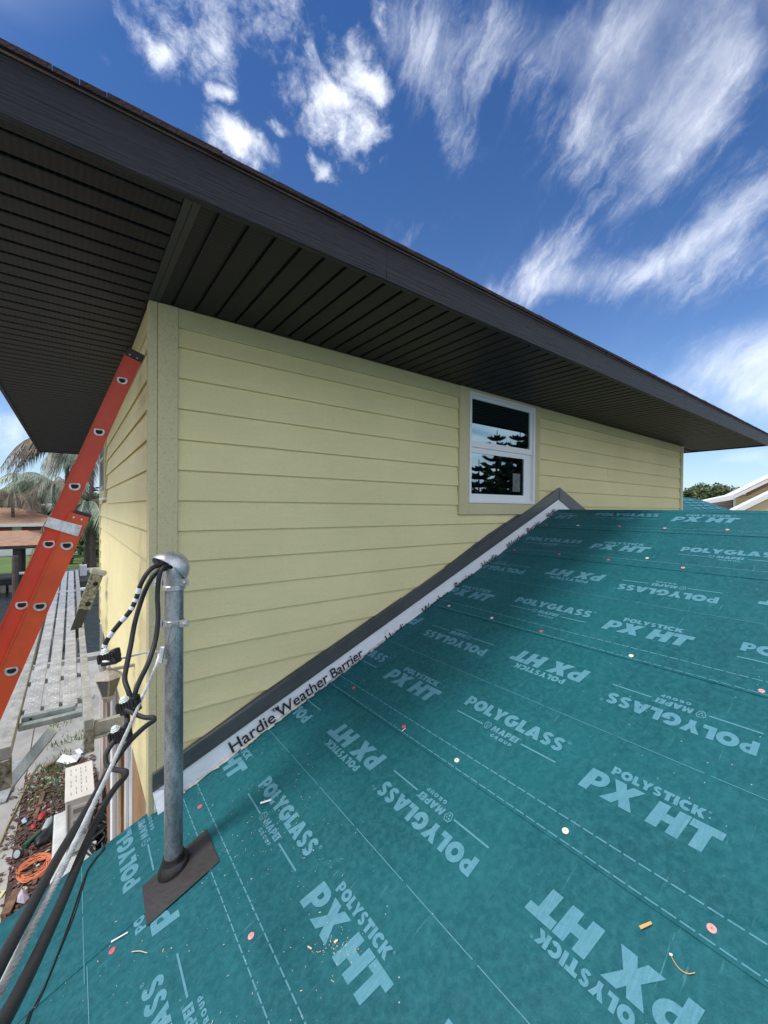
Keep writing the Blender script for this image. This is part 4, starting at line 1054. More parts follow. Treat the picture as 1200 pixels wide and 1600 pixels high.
connector(170, 1026, 1.73, 'topmost black splice connector with pale cap, fed by the taped cable', .18, .95)
connector(200, 1101, 1.65, 'middle black splice connector with pale cap, where two cables meet', .20, .98)
connector(187, 1146, 1.60, 'lowest black splice connector with pale cap', .28, .9)
# link from C2 to C3 and outgoing conductors twisted around the messenger
A_ = dep(248, 1030, 1.90); 
def bundle(f, ph, rad):
    pass
far_end = [(0, 1547, .50)]
mess_pix = [(249, 1022, 1.90), (243, 1042, 1.86), (228, 1076, 1.74), (212, 1114, 1.60), (180, 1185, 1.34), (150, 1249, 1.13), (103, 1347, .88), (49.5, 1450, .68), (0, 1548, .545), (-90, 1730, .40)]
# messenger: seven visible lay strands
mp_ = smooth_path([dep(p[0], p[1], p[2]*(.945 if i > 3 else 1)) for i, p in enumerate(mess_pix)], 14)
mess = thing('messenger_wire', 'twisted bare aluminium messenger wire running from the mast clamp down to the lower left', 'wire', dep(249, 1022, 1.90))
lenacc = [0]
for i in range(1, len(mp_)): lenacc.append(lenacc[-1]+(mp_[i]-mp_[i-1]).length)
def resample(pts, step):
    acc = [0]
    for i in range(1, len(pts)): acc.append(acc[-1]+(pts[i]-pts[i-1]).length)
    out = []; s = 0; j = 0
    while s < acc[-1]:
        while acc[j+1] < s: j += 1
        f = (s-acc[j])/max(1e-9, acc[j+1]-acc[j]); out.append(pts[j].lerp(pts[j+1], f)); s += step
    out.append(pts[-1]); return out
def helix(pts, R_, r_, pitch, ph, step=.006, seg=6):
    pts = resample(pts, step); a = None; out = []; acc = 0
    for i, p in enumerate(pts):
        t = (pts[min(i+1, len(pts)-1)]-pts[max(i-1, 0)]).normalized()
        if a is None: a = t.cross(Vector((0, 0, 1))).normalized()
        a = (a - t*a.dot(t)).normalized(); b = t.cross(a); an = ph + 2*math.pi*acc/pitch
        out.append(p + (a*math.cos(an)+b*math.sin(an))*R_); acc += step
    return MB().tube(out, r_, seg)
MR_ = .0052
for i in range(6): helix(mp_, .0040, .0025, .085, i*math.pi/3).obj('strand', 'strand', mess, smooth=True)
# outgoing conductors: loose loops then alongside the messenger
cable([(196, 1108, 1.63), (212, 1116, 1.60), (226, 1121, 1.58), (239, 1121, 1.57), (240, 1126, 1.55), (226, 1136, 1.51), (203, 1158, 1.43), (184, 1183, 1.33), (163, 1215, 1.20), (140, 1258, 1.06), (96, 1330, .87), (47, 1420, .67), (4, 1500, .535), (-76, 1660, .41)], .0088, 'cable_grey',
      'service_cable', 'thick black cable looping off the middle connector and running left of the bare wire', 'cable', n=10)
cable([(196, 1108, 1.66), (199, 1122, 1.64), (197, 1135, 1.62), (190, 1146, 1.60)], .010, 'cable_grey', 'jumper_cable', 'short black jumper joining the middle and lowest connectors', 'cable')
cable([(184, 1146, 1.60), (178, 1158, 1.58), (170, 1170, 1.56), (165, 1182, 1.54), (168, 1196, 1.50), (178, 1202, 1.47), (190, 1204, 1.44), (197, 1206, 1.42), (195, 1214, 1.38), (180, 1231, 1.28), (163, 1258, 1.15), (138, 1310, .97), (107, 1385, .78), (70, 1468, .62), (25, 1560, .49), (-60, 1710, .37)], .0088, 'cable_grey',
      'service_cable', 'lower thick black cable hooking below the lowest connector and running right of the bare wire', 'cable', n=10)
# bare jumper from C1 to clevis, wire loop and clevis
j1 = smooth_path([dep(*p) for p in [(160, 1034, 1.70), (172, 1033, 1.71), (190, 1029, 1.76), (210, 1024, 1.82), (232, 1019, 1.87), (247, 1018, 1.90)]], 8)
jw = thing('bare_jumper', 'short bare twisted wire from the topmost connector across to the wedge clamp', 'wire', j1[0])
for i in range(5): helix(j1, .0026, .0018, .07, i*2*math.pi/5, .006, 5).obj('strand', 'strand', jw, smooth=True)
cv = thing('wedge_clamp', 'small bright wedge clamp hung by wire from the mast', 'clamp', dep(252, 1026, 1.89))
a = dep(255, 1010, 1.90); b = dep(250, 1036, 1.88); MB().obox((a+b)/2, (b-a)/2, cR*.010, cF*.006).obj('wedge_body', 'galv_lite', cv, bevel=.002)
a = dep(260, 1034, 1.89); MB().obox(a, cR*.006, cU*.011, cF*.005).obj('wedge_lip', 'galv_lite', cv, bevel=.001)
MB().tube(smooth_path([dep(*p) for p in [(257, 1012, 1.89), (262, 1004, 1.88), (266, 985, 1.875), (270, 975, 1.87), (278, 980, 1.87), (274, 996, 1.875), (266, 1008, 1.885), (258, 1014, 1.89)]], 6), .0018, 6).obj('bail_wire', 'galv', cv, smooth=True)
MB().tube(smooth_path([dep(*p) for p in [(266, 985, 1.87), (270, 976, 1.86), (275, 980, 1.86), (281, 976, 1.86), (284, 972, 1.865)]], 6), .0018, 6).obj('bail_wire', 'galv', cv, smooth=True)
# thin double cord on the roof
cw = []
for u, v in [(40, 1600), (52, 1575), (70, 1540), (90, 1490), (112, 1430), (130, 1375), (138, 1358), (150, 1340), (160, 1328)]: cw.append(onr(u, v, .010))
o = MB().tube(smooth_path([cw[0]+Vector((-.06, -.35, -.02))] + cw + [cw[-1]+Vector((0, .06, -.02)), cw[-1]+Vector((.0, .12, -.4)), Vector((cw[-1].x+.0, cw[-1].y+.13, G+.1))], 6), .0032, 6).obj('thin_cord', 'cable', smooth=True)
tag(o, 'thin black cord lying across the teal roof and over its left edge', 'cord')
o2 = MB().tube(smooth_path([cw[0]+Vector((-.05, -.35, -.02))] + [p+Vector((.006+.006*math.sin(i*1.9), 0, .003)) for i, p in enumerate(cw)] + [cw[-1]+Vector((.012, .06, -.015))], 6), .0026, 6).obj('cord_strand', 'cable', o, smooth=True)

# ------------------------------------------------------------------ orange ladder
YLd = 2.69
lad = thing('extension_ladder', 'orange red fibreglass extension ladder leaning on the house corner', 'ladder', (-1.4, YLd, G))
top = Vector((.2775, 0, .857)); bot_dir = Vector((-.2745-.0, 0, 0))
pF = Vector((.239, 0, .864)); pF2 = Vector((-.274, 0, -.577)); dl = (pF-pF2).normalized()      # left edge line of the fly rail
nrm_ = Vector((dl.z, 0, -dl.x))           # towards the wall
WF = .083
def rail(edge_top, length, m, name, y, depth=.032, width=WF, t=.0055):
    """C channel rail: web faces -y"""
    a = Vector(edge_top)+Vector((0, y, 0)); b = a - dl*length; mb = MB()
    def slab(p, q, w0, w1, y0, y1):
        mb.hexa([p+nrm_*w0+Vector((0, y0, 0)), q+nrm_*w0+Vector((0, y0, 0)), q+nrm_*w1+Vector((0, y0, 0)), p+nrm_*w1+Vector((0, y0, 0)),
                 p+nrm_*w0+Vector((0, y1, 0)), q+nrm_*w0+Vector((0, y1, 0)), q+nrm_*w1+Vector((0, y1, 0)), p+nrm_*w1+Vector((0, y1, 0))])
    slab(a, b, t, width-t, t*.7, t*2); slab(a, b, 0, t, 0, depth); slab(a, b, width-t, width, 0, depth)
    return mb.obj(name, m, lad)
gap_y = .40
fly_top = pF + dl*.0
def along(base, q): return base + dl*q
LF = 3.6
eB = Vector((-.011, 0, -.039)); k_ = (eB - pF).dot(nrm_)      # base rail left edge line
eBtop = eB + dl*.012
offB = .035
for yy in (YLd, YLd+gap_y):
    rail(pF, 3.4, 'orange_shaded', 'fly_rail', yy); rail(eBtop, 4.75, 'orange', 'base_rail', yy-offB+.0, depth=.03, width=.086)
def rung_d(c, y, r_=.0225, m_='rung'):
    """D shaped flange with dark hollow on the face of the web"""
    b = MB(); seg = 22; outer = []; inner = []; hole = []
    for j in range(seg):
        an = 2*math.pi*j/seg; x_, z_ = math.cos(an), math.sin(an)
        if z_ > .62: z_ = .62
        outer.append((x_*r_*1.12, z_*r_*1.05)); inner.append((x_*r_*.76, z_*r_*.66)); hole.append((x_*r_*.70, z_*r_*.58))
    def P3(p, dy): return Vector((c.x + p[0], y+dy, c.z + p[1]))
    i0 = 0
    b.v = [tuple(P3(p, .0)) for p in outer] + [tuple(P3((p[0]*.97, p[1]*.97), -.005)) for p in outer] + [tuple(P3(p, -.005)) for p in inner] + [tuple(P3(p, .003)) for p in hole]
    for k in range(3):
        for j in range(seg): j2 = (j+1) % seg; b.f.append((k*seg+j, k*seg+j2, (k+1)*seg+j2, (k+1)*seg+j))
    o = b.obj('rung_flange', m_, lad, smooth=False)
    h = MB(); h.v = [tuple(P3(p, .001)) for p in hole]; h.f = [tuple(range(seg))]; h.obj('rung_hollow', 'dark', o)
    return o
def rung_tube(c, y0, y1): MB().cyl((c.x, y0, c.z), (c.x, y1, c.z), .015, 12).obj('rung', 'alu_dull', lad, smooth=True)
def pix_on(u, v): return at(u, v, 1, YLd)
fl_r = [(191, 594), (155, 675), (117, 760), (75, 849), (34, 945)]
ba_r = [(104.5, 852), (64, 946), (18, 1048)]
pl = [pix_on(*p) for p in fl_r]; stepv = (pl[-1]-pl[0])/4
for i in range(9):
    c = pl[0] + stepv*i; rung_d(c, YLd+.0025); rung_tube(c, YLd+.01, YLd+gap_y+.02)
plb = [at(u, v, 1, YLd-offB) for u, v in ba_r]; stb = (plb[-1]-plb[0])/2
for i in range(11):
    c = plb[0] + stb*i; rung_d(c, YLd-offB+.0025, .0235); rung_tube(c, YLd-offB+.01, YLd+gap_y-.01)
# caps
def ldbox(name, base, q0, q1, w0, w1, y0, y1, m, bv=.004):
    a = Vector(base) + dl*q0 + Vector((0, YLd, 0)); b = Vector(base) + dl*q1 + Vector((0, YLd, 0)); mb = MB()
    mb.hexa([a+nrm_*w0+Vector((0, y0, 0)), b+nrm_*w0+Vector((0, y0, 0)), b+nrm_*w1+Vector((0, y0, 0)), a+nrm_*w1+Vector((0, y0, 0)),
             a+nrm_*w0+Vector((0, y1, 0)), b+nrm_*w0+Vector((0, y1, 0)), b+nrm_*w1+Vector((0, y1, 0)), a+nrm_*w1+Vector((0, y1, 0))])
    return mb.obj(name, m, lad, bevel=bv)
for dy in (0, gap_y):
    ldbox('end_cap', pF, -.018, .030, -.003, WF+.004, dy-.003, dy+.036, 'blackp', .006)
    ldbox('end_cap', eBtop, -.002, .016, .012, .094, dy-offB+.002, dy+.03, 'blackp', .005)
for q in ((-.008, .022), (-.008, .06)): 
    c = Vector(pF)+dl*q[0]+nrm_*q[1]; MB().lathe((c.x, YLd-.006, c.z), (0, 1, 0), [(.0028, 0), (.004, .002), (.004, .004)], 8).obj('rivet', 'alu', lad)
for q0, w0 in ((-.035, .022), (-.045, .062), (-.10, .045), (-.09, .018)):
    c = Vector(pF)+dl*q0+nrm_*w0; MB().lathe((c.x, YLd-.0005, c.z), (0, 1, 0), [(.0012, 0), (.0026, .001), (.0026, .005)], 8).obj('rivet', 'orange', lad)
for w0 in (.025, .060):
    c = Vector(eBtop)+dl*(-.022)+nrm_*w0; MB().lathe((c.x, YLd-offB-.002, c.z), (0, 1, 0), [(.003, 0), (.005, .0015), (.005, .006)], 10).obj('rivet', 'alu', lad, smooth=True)
# bracket plate
cn = [(69.5, 822.5), (76, 807.5), (100, 814), (128.5, 821.5), (122, 838.5), (94, 830)]
yk = YLd-offB-.004
L0 = [at(u, v, 1, yk) for u, v in cn]
m = MB(); m.prism([L0[0], L0[5], L0[2], L0[1]], (0, .003, 0)); m.prism([L0[5], L0[4], L0[3], L0[2]], (0, .0028, 0)); brk = m.obj('guide_bracket', 'galv_lite', lad, bevel=.0008)
for u, v in ((110, 819.5), (124, 824), (120, 834)):
    c = at(u, v, 1, yk-.002); MB().lathe((c.x, yk-.003, c.z), (0, 1, 0), [(.002, 0), (.0035, .001), (.0035, .004)], 8).obj('rivet', 'alu', brk)
for dy in (0, gap_y):
    ft_ = Vector(eBtop) - dl*4.76 + Vector((0, YLd-offB+dy+.015, 0)); MB().obox(ft_+nrm_*.043, (.05, 0, 0), (0, .03, 0), (0, 0, .02)).obj('foot', 'blackp', lad)

# ------------------------------------------------------------------ walk board and its supports
PZ = -1.5
wbd = thing('walk_board', 'long aluminium walk board staging with three dimpled planks running along the house wall', 'staging', (-.1, 3.5, PZ))
yN, yFar = 3.53, 12.0
edges = [(-.285, -.178), (-.172, -.062)]
# plank strips from pixel positions at the near end
def nearx(u, v): return at(u, v, 2, PZ)
sx = [(37, 1118, 63, 1108), (69, 1107, 92, 1099), (98, 1098, 121, 1092)]
strips = []
for u0, v0, u1, v1 in sx: strips.append((nearx(u0, v0).x, nearx(u1, v1).x))
ystart = nearx(60, 1110).y
for (xa_, xb_) in strips:
    MB().box(xa_, xb_, ystart-.02, yFar, PZ-.03, PZ).obj('plank', 'alu', wbd, bevel=.002)
# dimples as low studs on the nearer half
dm = MB()
for (xa_, xb_) in strips:
    y = ystart+.03; r = 0
    while y < yFar-4.2:
        for c in ((.25, .75) if r % 2 else (.5,)):
            x = xa_+(xb_-xa_)*c; q = .009
            dm.v += [(x-q, y, PZ+.0005), (x, y-q*.7, PZ+.0005), (x+q, y, PZ+.0005), (x, y+q*.7, PZ+.0005), (x, y, PZ+.004)]; i = len(dm.v)-5
            dm.f += [(i, i+1, i+4), (i+1, i+2, i+4), (i+2, i+3, i+4), (i+3, i, i+4)]
        y += .05; r += 1
o = dm.obj('grip_dimples', 'alu', wbd); o['kind'] = 'stuff'
xl0 = at(4, 1150, 2, PZ+.02).x; xr0, xr1 = at(131, 1122, 2, PZ+.02).x, at(146, 1118, 2, PZ+.02).x
yL = 3.40; yRr = 3.50
MB().box(xl0-.008, xl0+.055, yL, yFar, PZ-.06, PZ+.015).obj('side_rail', 'alu_dull', wbd, bevel=.003)
MB().box(xr0, xr1, yRr, yFar, PZ-.06, PZ+.015).obj('side_rail', 'alu_dull', wbd, bevel=.003)
# end channels
a = xl0+.06; b2 = xr0-.004
MB().box(a+.01, b2-.04, ystart-.075, ystart-.022, PZ-.045, PZ+.004).obj('end_channel', 'alu_green', wbd, bevel=.006)
MB().box(xl0+.058, b2+.0, ystart-.135, ystart-.085, PZ-.070, PZ-.028).obj('end_channel', 'alu_green', wbd, bevel=.006)
MB().cyl((a+.06, ystart-.078, PZ-.02), (a+.06, ystart-.074, PZ-.02), .008, 12).obj('bolt_hole', 'dark', wbd)
y = ystart+.12
while y < yFar:
    MB().box(xl0+.056, xr0-.001, y, y+.035, PZ-.062, PZ-.032).obj('cross_bar', 'alu_dull', wbd); y += .62
# timber post ends below both rails
zpb = -1.80
p = MB().box(xl0-.010, xl0+.055, yL-.015, yL+.06, PZ-.24, PZ-.062).obj('post_end', 'post', wbd, bevel=.006)
p = MB().box(xr0-.002, xr1+.004, yRr-.0, yRr+.07, PZ-.22, PZ-.062).obj('post_end', 'post', wbd, bevel=.006)
# brace and wall bracket
a = dep(82, 1141, 2.86); b = dep(14, 1226, 2.86); u_ = (b-a).normalized(); s_ = u_.cross(cF).normalized()
MB().obox((a+b)/2, (b-a)/2, s_*.034, cF*.012).obj('diagonal_brace', 'alu_green', wbd, bevel=.002)
a = at(147, 1111, 2, PZ-.05); MB().box(xr1+.004, XL-.02, yRr+.03, yRr+.075, PZ-.12, PZ-.03).obj('wall_bracket', 'alu_dull', wbd, bevel=.003)
MB().box(xr1+.004, XL-.02, yRr+.00, yRr+.09, PZ-.135, PZ-.121).obj('wall_bracket', 'alu_dull', wbd, bevel=.003)
# far leg stands of the staging carry it to the ground
for yy in (11.6,):
    for xx in (xl0+.02, xr0+.02): MB().box(xx-.012, xx+.012, yy, yy+.025, G, PZ-.061).obj('support_leg', 'alu_dull', wbd)

# second ladder (weathered grey) further along
l2 = thing('grey_ladder', 'weathered grey ladder top rail leaning to the wall beyond the walk board', 'ladder', at(125, 965, 1, 6.0))
a = at(152, 897, 1, 6.2); b = at(131, 952, 1, 6.2); q = Vector((0, 1, 0)).cross((b-a).normalized()) 
MB().obox((a+b)/2, (b-a)/2, q*.065, (0, .02, 0)).obj('rail', 'post', l2, bevel=.004)
e = a + (a-b)*.06; MB().obox(e, (a-b)*.08, q*.085, (0, .035, 0)).obj('end_cap', 'alu_dull', l2, bevel=.02)
for f in (.28, .85):
    c = a.lerp(b, f); MB().cyl((c.x+.02, c.y-.03, c.z), (c.x+.02, c.y+.35, c.z), .028, 10).obj('rung', 'dark', l2)
b3 = b + (b-a)*1.2; MB().obox((b+b3)/2+Vector((0, .05, 0)), (b3-b)/2, q*.05, (0, .015, 0)).obj('rail', 'fwood', l2)

# ------------------------------------------------------------------ things on the ground by the wall
ac = thing('air_conditioner', 'cream outdoor air conditioner unit on a pad beside the house wall', 'air conditioner', (.08, 6.87, G))
x0, x1, y0, y1, zt, zb = -.06, .235, 6.46, 7.29, -3.70, -4.38
MB().box(x0, x1, y0, y1, zb, zt-.02).obj('cabinet', 'ac', ac, bevel=.01)
MB().box(x0-.008, x1+.006, y0-.008, y1+.008, zt-.018, zt).obj('lid', 'ac', ac, bevel=.006)
for i in range(3):
    MB().box(x0+.06, x1-.07, y0-.012, y0+.001, zt-.20-i*.15, zt-.09-i*.15).obj('panel', 'ac', ac, bevel=.004); MB().box(x0+.075, x1-.085, y0-.015, y0-.011, zt-.185-i*.15, zt-.125-i*.15).obj('panel_recess', 'acdark', ac)
MB().box(x0+.02, x0+.035, y0-.014, y0, zb+.02, zt-.05).obj('corner_trim', 'acdark', ac)
lt = MB()
for i in range(7):
    for j in range(4):
        if (i*j+i) % 3 == 1: continue
        lt.box(x0+.05+j*.055, x0+.055+j*.055+.004, y0+.10+i*.095, y0+.10+i*.095+.06, zt+.0005, zt+.0015)
lt.obj('lid_printing', 'acdark', ac)
MB().cyl((x1-.05, y0-.05, zb+.05), (x1+.02, y0-.05, zb+.05), .02, 8).obj('service_valve', 'ac', ac)
pad = MB(); pad.box(-.20, .25, 6.15, 7.5, G+.02, zb-.04); pad = tag(pad.obj('equipment_pad', mat('pad plastic', (.50, .51, .50), .8, var=.15, vscale=6), bevel=.02), 'pale grey pad under the air conditioner', 'pad')
# looped black tubing next to the unit
tb = thing('tubing_coil', 'coil of black tubing between the air conditioner and the wall', 'tubing', (.29, 6.2, G))
for i in range(6):
    c0 = Vector((.25+.01*i, 6.12+.03*i, -4.2+.05*i)); MB().tube(smooth_path([c0+Vector((math.cos(a_)*.11, math.sin(a_)*.22, math.sin(a_*2+i)*.05)) for a_ in [k*.7 for k in range(9)]], 5), .011, 7).obj('loop', 'cable', tb, smooth=True)
def gp(u, v, dz=.03): 
    return at(u, v, 2, G+dz)
def gcord(pix, r_, m, name, label, cat, dz=.03):
    o = MB().tube(smooth_path([gp(u, v, dz) for u, v in pix], 6), r_, 6).obj(name, m, smooth=True); return tag(o, label, cat)
cd = thing('orange_extension_lead', 'coiled orange extension cord lying on the mulch near the path', 'cord', gp(52, 1352))
rc = random.Random(5)
for i in range(11):
    pts = []
    for k in range(13):
        an = 2*math.pi*k/12; uu = 52 + math.cos(an)*(27-1.6*(i % 5)) + rc.uniform(-1.5, 1.5) + (i % 3)*1.5; vv = 1352 + math.sin(an)*(10+1.5*(i % 6)) - math.cos(an)*12 + rc.uniform(-1.5, 1.5) + (i % 4)*2.2
        pts.append(gp(uu, vv, .035+.008*(i % 4)))
    MB().tube(smooth_path(pts, 5), .0075, 6).obj('loop', 'cordo', cd, smooth=True)
gcord([(62, 1193), (50, 1210), (36, 1240), (25, 1265), (12, 1290), (0, 1318), (-20, 1350)], .011, 'hosey', 'yellow_hose', 'thin yellow hose curving over the grey concrete path', 'hose')
gcord([(80, 1215), (60, 1245), (45, 1270), (25, 1300), (8, 1322), (-6, 1335)], .006, 'hosey', 'thin_cord', 'thin dull cord on the path right of the yellow hose', 'cord')
gcord([(93, 1205), (86, 1222), (92, 1240), (84, 1250), (90, 1262), (99, 1258), (94, 1238), (88, 1215), (98, 1210)], .008, 'hoseg', 'green_hose', 'tangled dark green hose left of the air conditioner', 'hose')
gcord([(93, 1202), (70, 1200), (52, 1214), (48, 1224), (62, 1226), (78, 1218)], .006, 'hoseg', 'hose_loop', 'thin loop of hose above the mulch bed on the path', 'hose')
gcord([(84, 1232), (60, 1275), (35, 1282), (22, 1268), (30, 1250)], .005, 'hoseg', 'green_line', 'thin green cord looping out over the path below the hose', 'cord')
def gboard(u0, v0, u1, v1, w_, h_, m, name, label, cat):
    a, b = gp(u0, v0, h_/2+.02), gp(u1, v1, h_/2+.02); t = b-a; s_ = t.cross(Vector((0, 0, 1))).normalized()
    o = MB().obox((a+b)/2, t/2, s_*w_/2, (0, 0, h_/2)).obj(name, m, bevel=.004); return tag(o, label, cat)
gboard(28, 1390, 8, 1430, .09, .04, 'board', 'wood_board', 'brown board on the mulch below the orange cord', 'board')
gboard(68, 1238, 62, 1258, .05, .03, 'board', 'wood_board', 'short weathered board on the mulch left of the green hose', 'board')
gboard(60, 1262, 55, 1280, .05, .03, 'board', 'wood_board', 'brown board end above the red bag', 'board')
gboard(70, 1200, 84, 1192, .07, .05, 'brick', 'wood_block', 'red brown block at the edge of the path by the white scraps', 'block')
gboard(2, 1392, -6, 1404, .10, .01, mat('yellow card', (.62, .58, .30), .8), 'paper_card', 'pale yellow card on the path at the left edge', 'card')
gboard(0, 1255, 32, 1185, .14, .03, 'alu_dull', 'metal_channel', 'grey metal channel lying on the concrete path', 'channel')
# white scraps
def scrap(pix, m, name, label, cat, dz=.03):
    pts = [gp(u, v, dz+rc.uniform(0, .07)) for u, v in pix]; c = sum(pts, Vector())/len(pts) + Vector((0, 0, .05)); b = MB()
    for i in range(len(pts)): b.quad(pts[i], pts[(i+1) % len(pts)], c)
    return tag(b.obj(name, m), label, cat)
scrap([(88, 1190), (98, 1178), (112, 1183), (128, 1176), (120, 1190), (104, 1194)], 'paper', 'paper_scrap', 'crumpled white wrapping scrap on the ground above the air conditioner', 'scrap')
scrap([(117, 1172), (130, 1168), (130, 1176), (121, 1178)], 'paper', 'paper_scrap', 'small white scrap at the foot of the right post end', 'scrap')
scrap([(33, 1282), (44, 1276), (42, 1284), (36, 1287)], mat('pale blue card', (.35, .45, .55), .6), 'card_scrap', 'pale blue card scrap on the path', 'scrap')
scrap([(28, 1398), (34, 1388), (42, 1392), (46, 1402), (38, 1412), (26, 1410)], mat('plastic bag', (.42, .38, .45), .35, var=.3), 'plastic_bag', 'crumpled translucent plastic bag beside the brown board', 'bag')
# tool bag pile
def lump(u, v, r_, sx, sy, sz, m, name, label, cat, rz_=0, seed=0):
    c = gp(u, v, sz+.02); bm = bmesh.new(); bmesh.ops.create_icosphere(bm, subdivisions=3, radius=1)
    for v_ in bm.verts:
        n_ = 1 + .22*noise.noise(v_.co*1.9+Vector((seed, 0, 0))) + .1*noise.noise(v_.co*5+Vector((seed, 3, 0))); p = Vector((v_.co.x*sx*n_, v_.co.y*sy*n_, v_.co.z*sz*n_)); p.rotate(Matrix.Rotation(rz_, 3, 'Z')); v_.co = p + c
    me = bpy.data.meshes.new(name); bm.to_mesh(me); bm.free(); me.materials.append(M[m] if isinstance(m, str) else m)
    for p in me.polygons: p.use_smooth = True
    o = link(name, me); return tag(o, label, cat)
lump(70, 1307, 1, .09, .16, .06, 'blackp', 'tool_bag', 'black cloth tool bag beside the orange cord', 'bag', -.5, 1)
lump(82, 1293, 1, .05, .13, .05, 'blackp', 'glove', 'black glove on top of the tool bag', 'glove', -.7, 4)
lump(66, 1275, 1, .05, .10, .04, 'red', 'red_bag', 'crumpled red bag above the black tool bag', 'bag', -.2, 2)
lump(52, 1292, 1, .03, .06, .03, 'red', 'red_cloth', 'small dark red cloth left of the grey bottle', 'cloth', .2, 7)
b = MB(); c0, c1_ = gp(70, 1297, .09), gp(80, 1277, .09); b.tube([c0, c0.lerp(c1_, .1), c0.lerp(c1_, .75), c0.lerp(c1_, .85), c1_], [.03, .045, .045, .018, .016], 14); tag(b.obj('plastic_bottle', 'greyp', smooth=True), 'pale grey plastic bottle lying between red bag and tool bag', 'bottle')
dr = thing('angle_grinder', 'green and black corded grinder lying by the orange cord', 'power tool', gp(38, 1325))
c0, c1_ = gp(38, 1322, .06), gp(62, 1300, .08); MB().tube([c0, c0.lerp(c1_, .3), c1_], [.035, .03, .028], 12).obj('body', 'green', dr, smooth=True)
c2 = gp(31, 1333, .08); MB().lathe(c2, (c0-c1_)+Vector((0, 0, .1)), [(.02, 0), (.062, .004), (.066, .02), (.05, .03)], 20).obj('guard', 'blackp', dr, smooth=True); MB().lathe(c2+Vector((-.004, -.012, .012)), (c0-c1_)+Vector((0, 0, .1)), [(.045, .032), (.045, .036), (.012, .04)], 20).obj('disc', 'greyp', dr, smooth=True)
MB().tube(smooth_path([gp(u, v, .08) for u, v in [(64, 1298), (74, 1290), (84, 1298), (80, 1310), (66, 1316), (55, 1322), (44, 1334)]], 6), .007, 6).obj('power_lead', 'cable', dr, smooth=True)
# wall lantern
ln = thing('wall_lantern', 'tarnished white coach lantern on the lower wall below the connectors', 'lantern', at(168, 1072, 0, .22))
c = at(169, 1074, 0, .20); dz = Vector((0, 0, 1)); q_ = .50
def lp(*pr): return [(a_*q_, b_*q_) for a_, b_ in pr]
MB().lathe(c, (0, 0, 1), lp((.05, .14), (.19, .15), (.12, .20), (.03, .24), (.03, .28), (.015, .30)), 6).obj('roof_cap', 'lamp', ln)
MB().lathe(c, (0, 0, 1), lp((.075, -.10), (.15, .14)), 6).obj('glass_body', 'lampglass', ln)
for j in range(6):
    an = 2*math.pi*j/6+.52; d = Vector((math.cos(an), math.sin(an), 0)); MB().tube([c+d*.075*q_+dz*-.10*q_, c+d*.155*q_+dz*.14*q_], .010*q_, 5).obj('frame_bar', 'lamp', ln)
MB().lathe(c, (0, 0, 1), lp((.03, -.2), (.085, -.13), (.085, -.10)), 6).obj('base_cup', 'lamp', ln)
MB().box(c.x, XL+.02, c.y-.01, c.y+.01, c.z+.11, c.z+.13).obj('arm', 'lamp', ln)

# ------------------------------------------------------------------ foliage helpers
def leafmass(name, m, c, rad, n, size, seed, label=None, cat=None, parent=None, clumps=14, flat=.75):
    r = random.Random(seed); mb = MB(); c = Vector(c); cl = []
    for i in range(clumps):
        d = Vector((r.gauss(0, 1), r.gauss(0, 1), abs(r.gauss(0, 1))*flat)).normalized()*r.uniform(.3, .95); cl.append((Vector((d.x*rad[0], d.y*rad[1], d.z*rad[2])), r.uniform(.22, .5)))
    for i in range(n):
        cc, k = r.choice(cl); d = Vector((r.gauss(0, 1), r.gauss(0, 1), r.gauss(0, 1))).normalized()*(r.random()**.4)*k
        p = c + cc + Vector((d.x*rad[0], d.y*rad[1], d.z*rad[2])); a = Vector((r.gauss(0, 1), r.gauss(0, 1), r.gauss(0, .6))).normalized(); b = a.cross(Vector((r.gauss(0, 1), r.gauss(0, 1), r.gauss(0, 1)))).normalized()
        s = size*r.uniform(.5, 1.3); mb.quad(p-a*s, p+b*s*.5, p+a*s, p-b*s*.5)
    o = mb.obj(name, m, parent)
    if label: tag(o, label, cat)
    return o
def tree(c, h, rad, m, seed, label, n=2500, size=.35, group=None, name='tree'):
    t = thing(name, label, 'tree', c, group); c = Vector(c); r = random.Random(seed)
    MB().tube([c-Vector((0, 0, .2)), c+Vector((.1, 0, h*.4)), c+Vector((0, .1, h*.75))], [h*.035, h*.025, h*.01], 8).obj('trunk', 'bark', t)
    for i in range(4):
        a = r.uniform(0, 6.3); MB().tube([c+Vector((0, 0, h*.35)), c+Vector((math.cos(a)*rad*.3, math.sin(a)*rad*.3, h*.6)), c+Vector((math.cos(a)*rad*.6, math.sin(a)*rad*.6, h*.78))], [h*.015, h*.01, h*.004], 5).obj('limb', 'bark', t)
    leafmass('crown', m, c+Vector((0, 0, h*.55)), (rad, rad, h*.46), n, size, seed, parent=t, clumps=20); return t
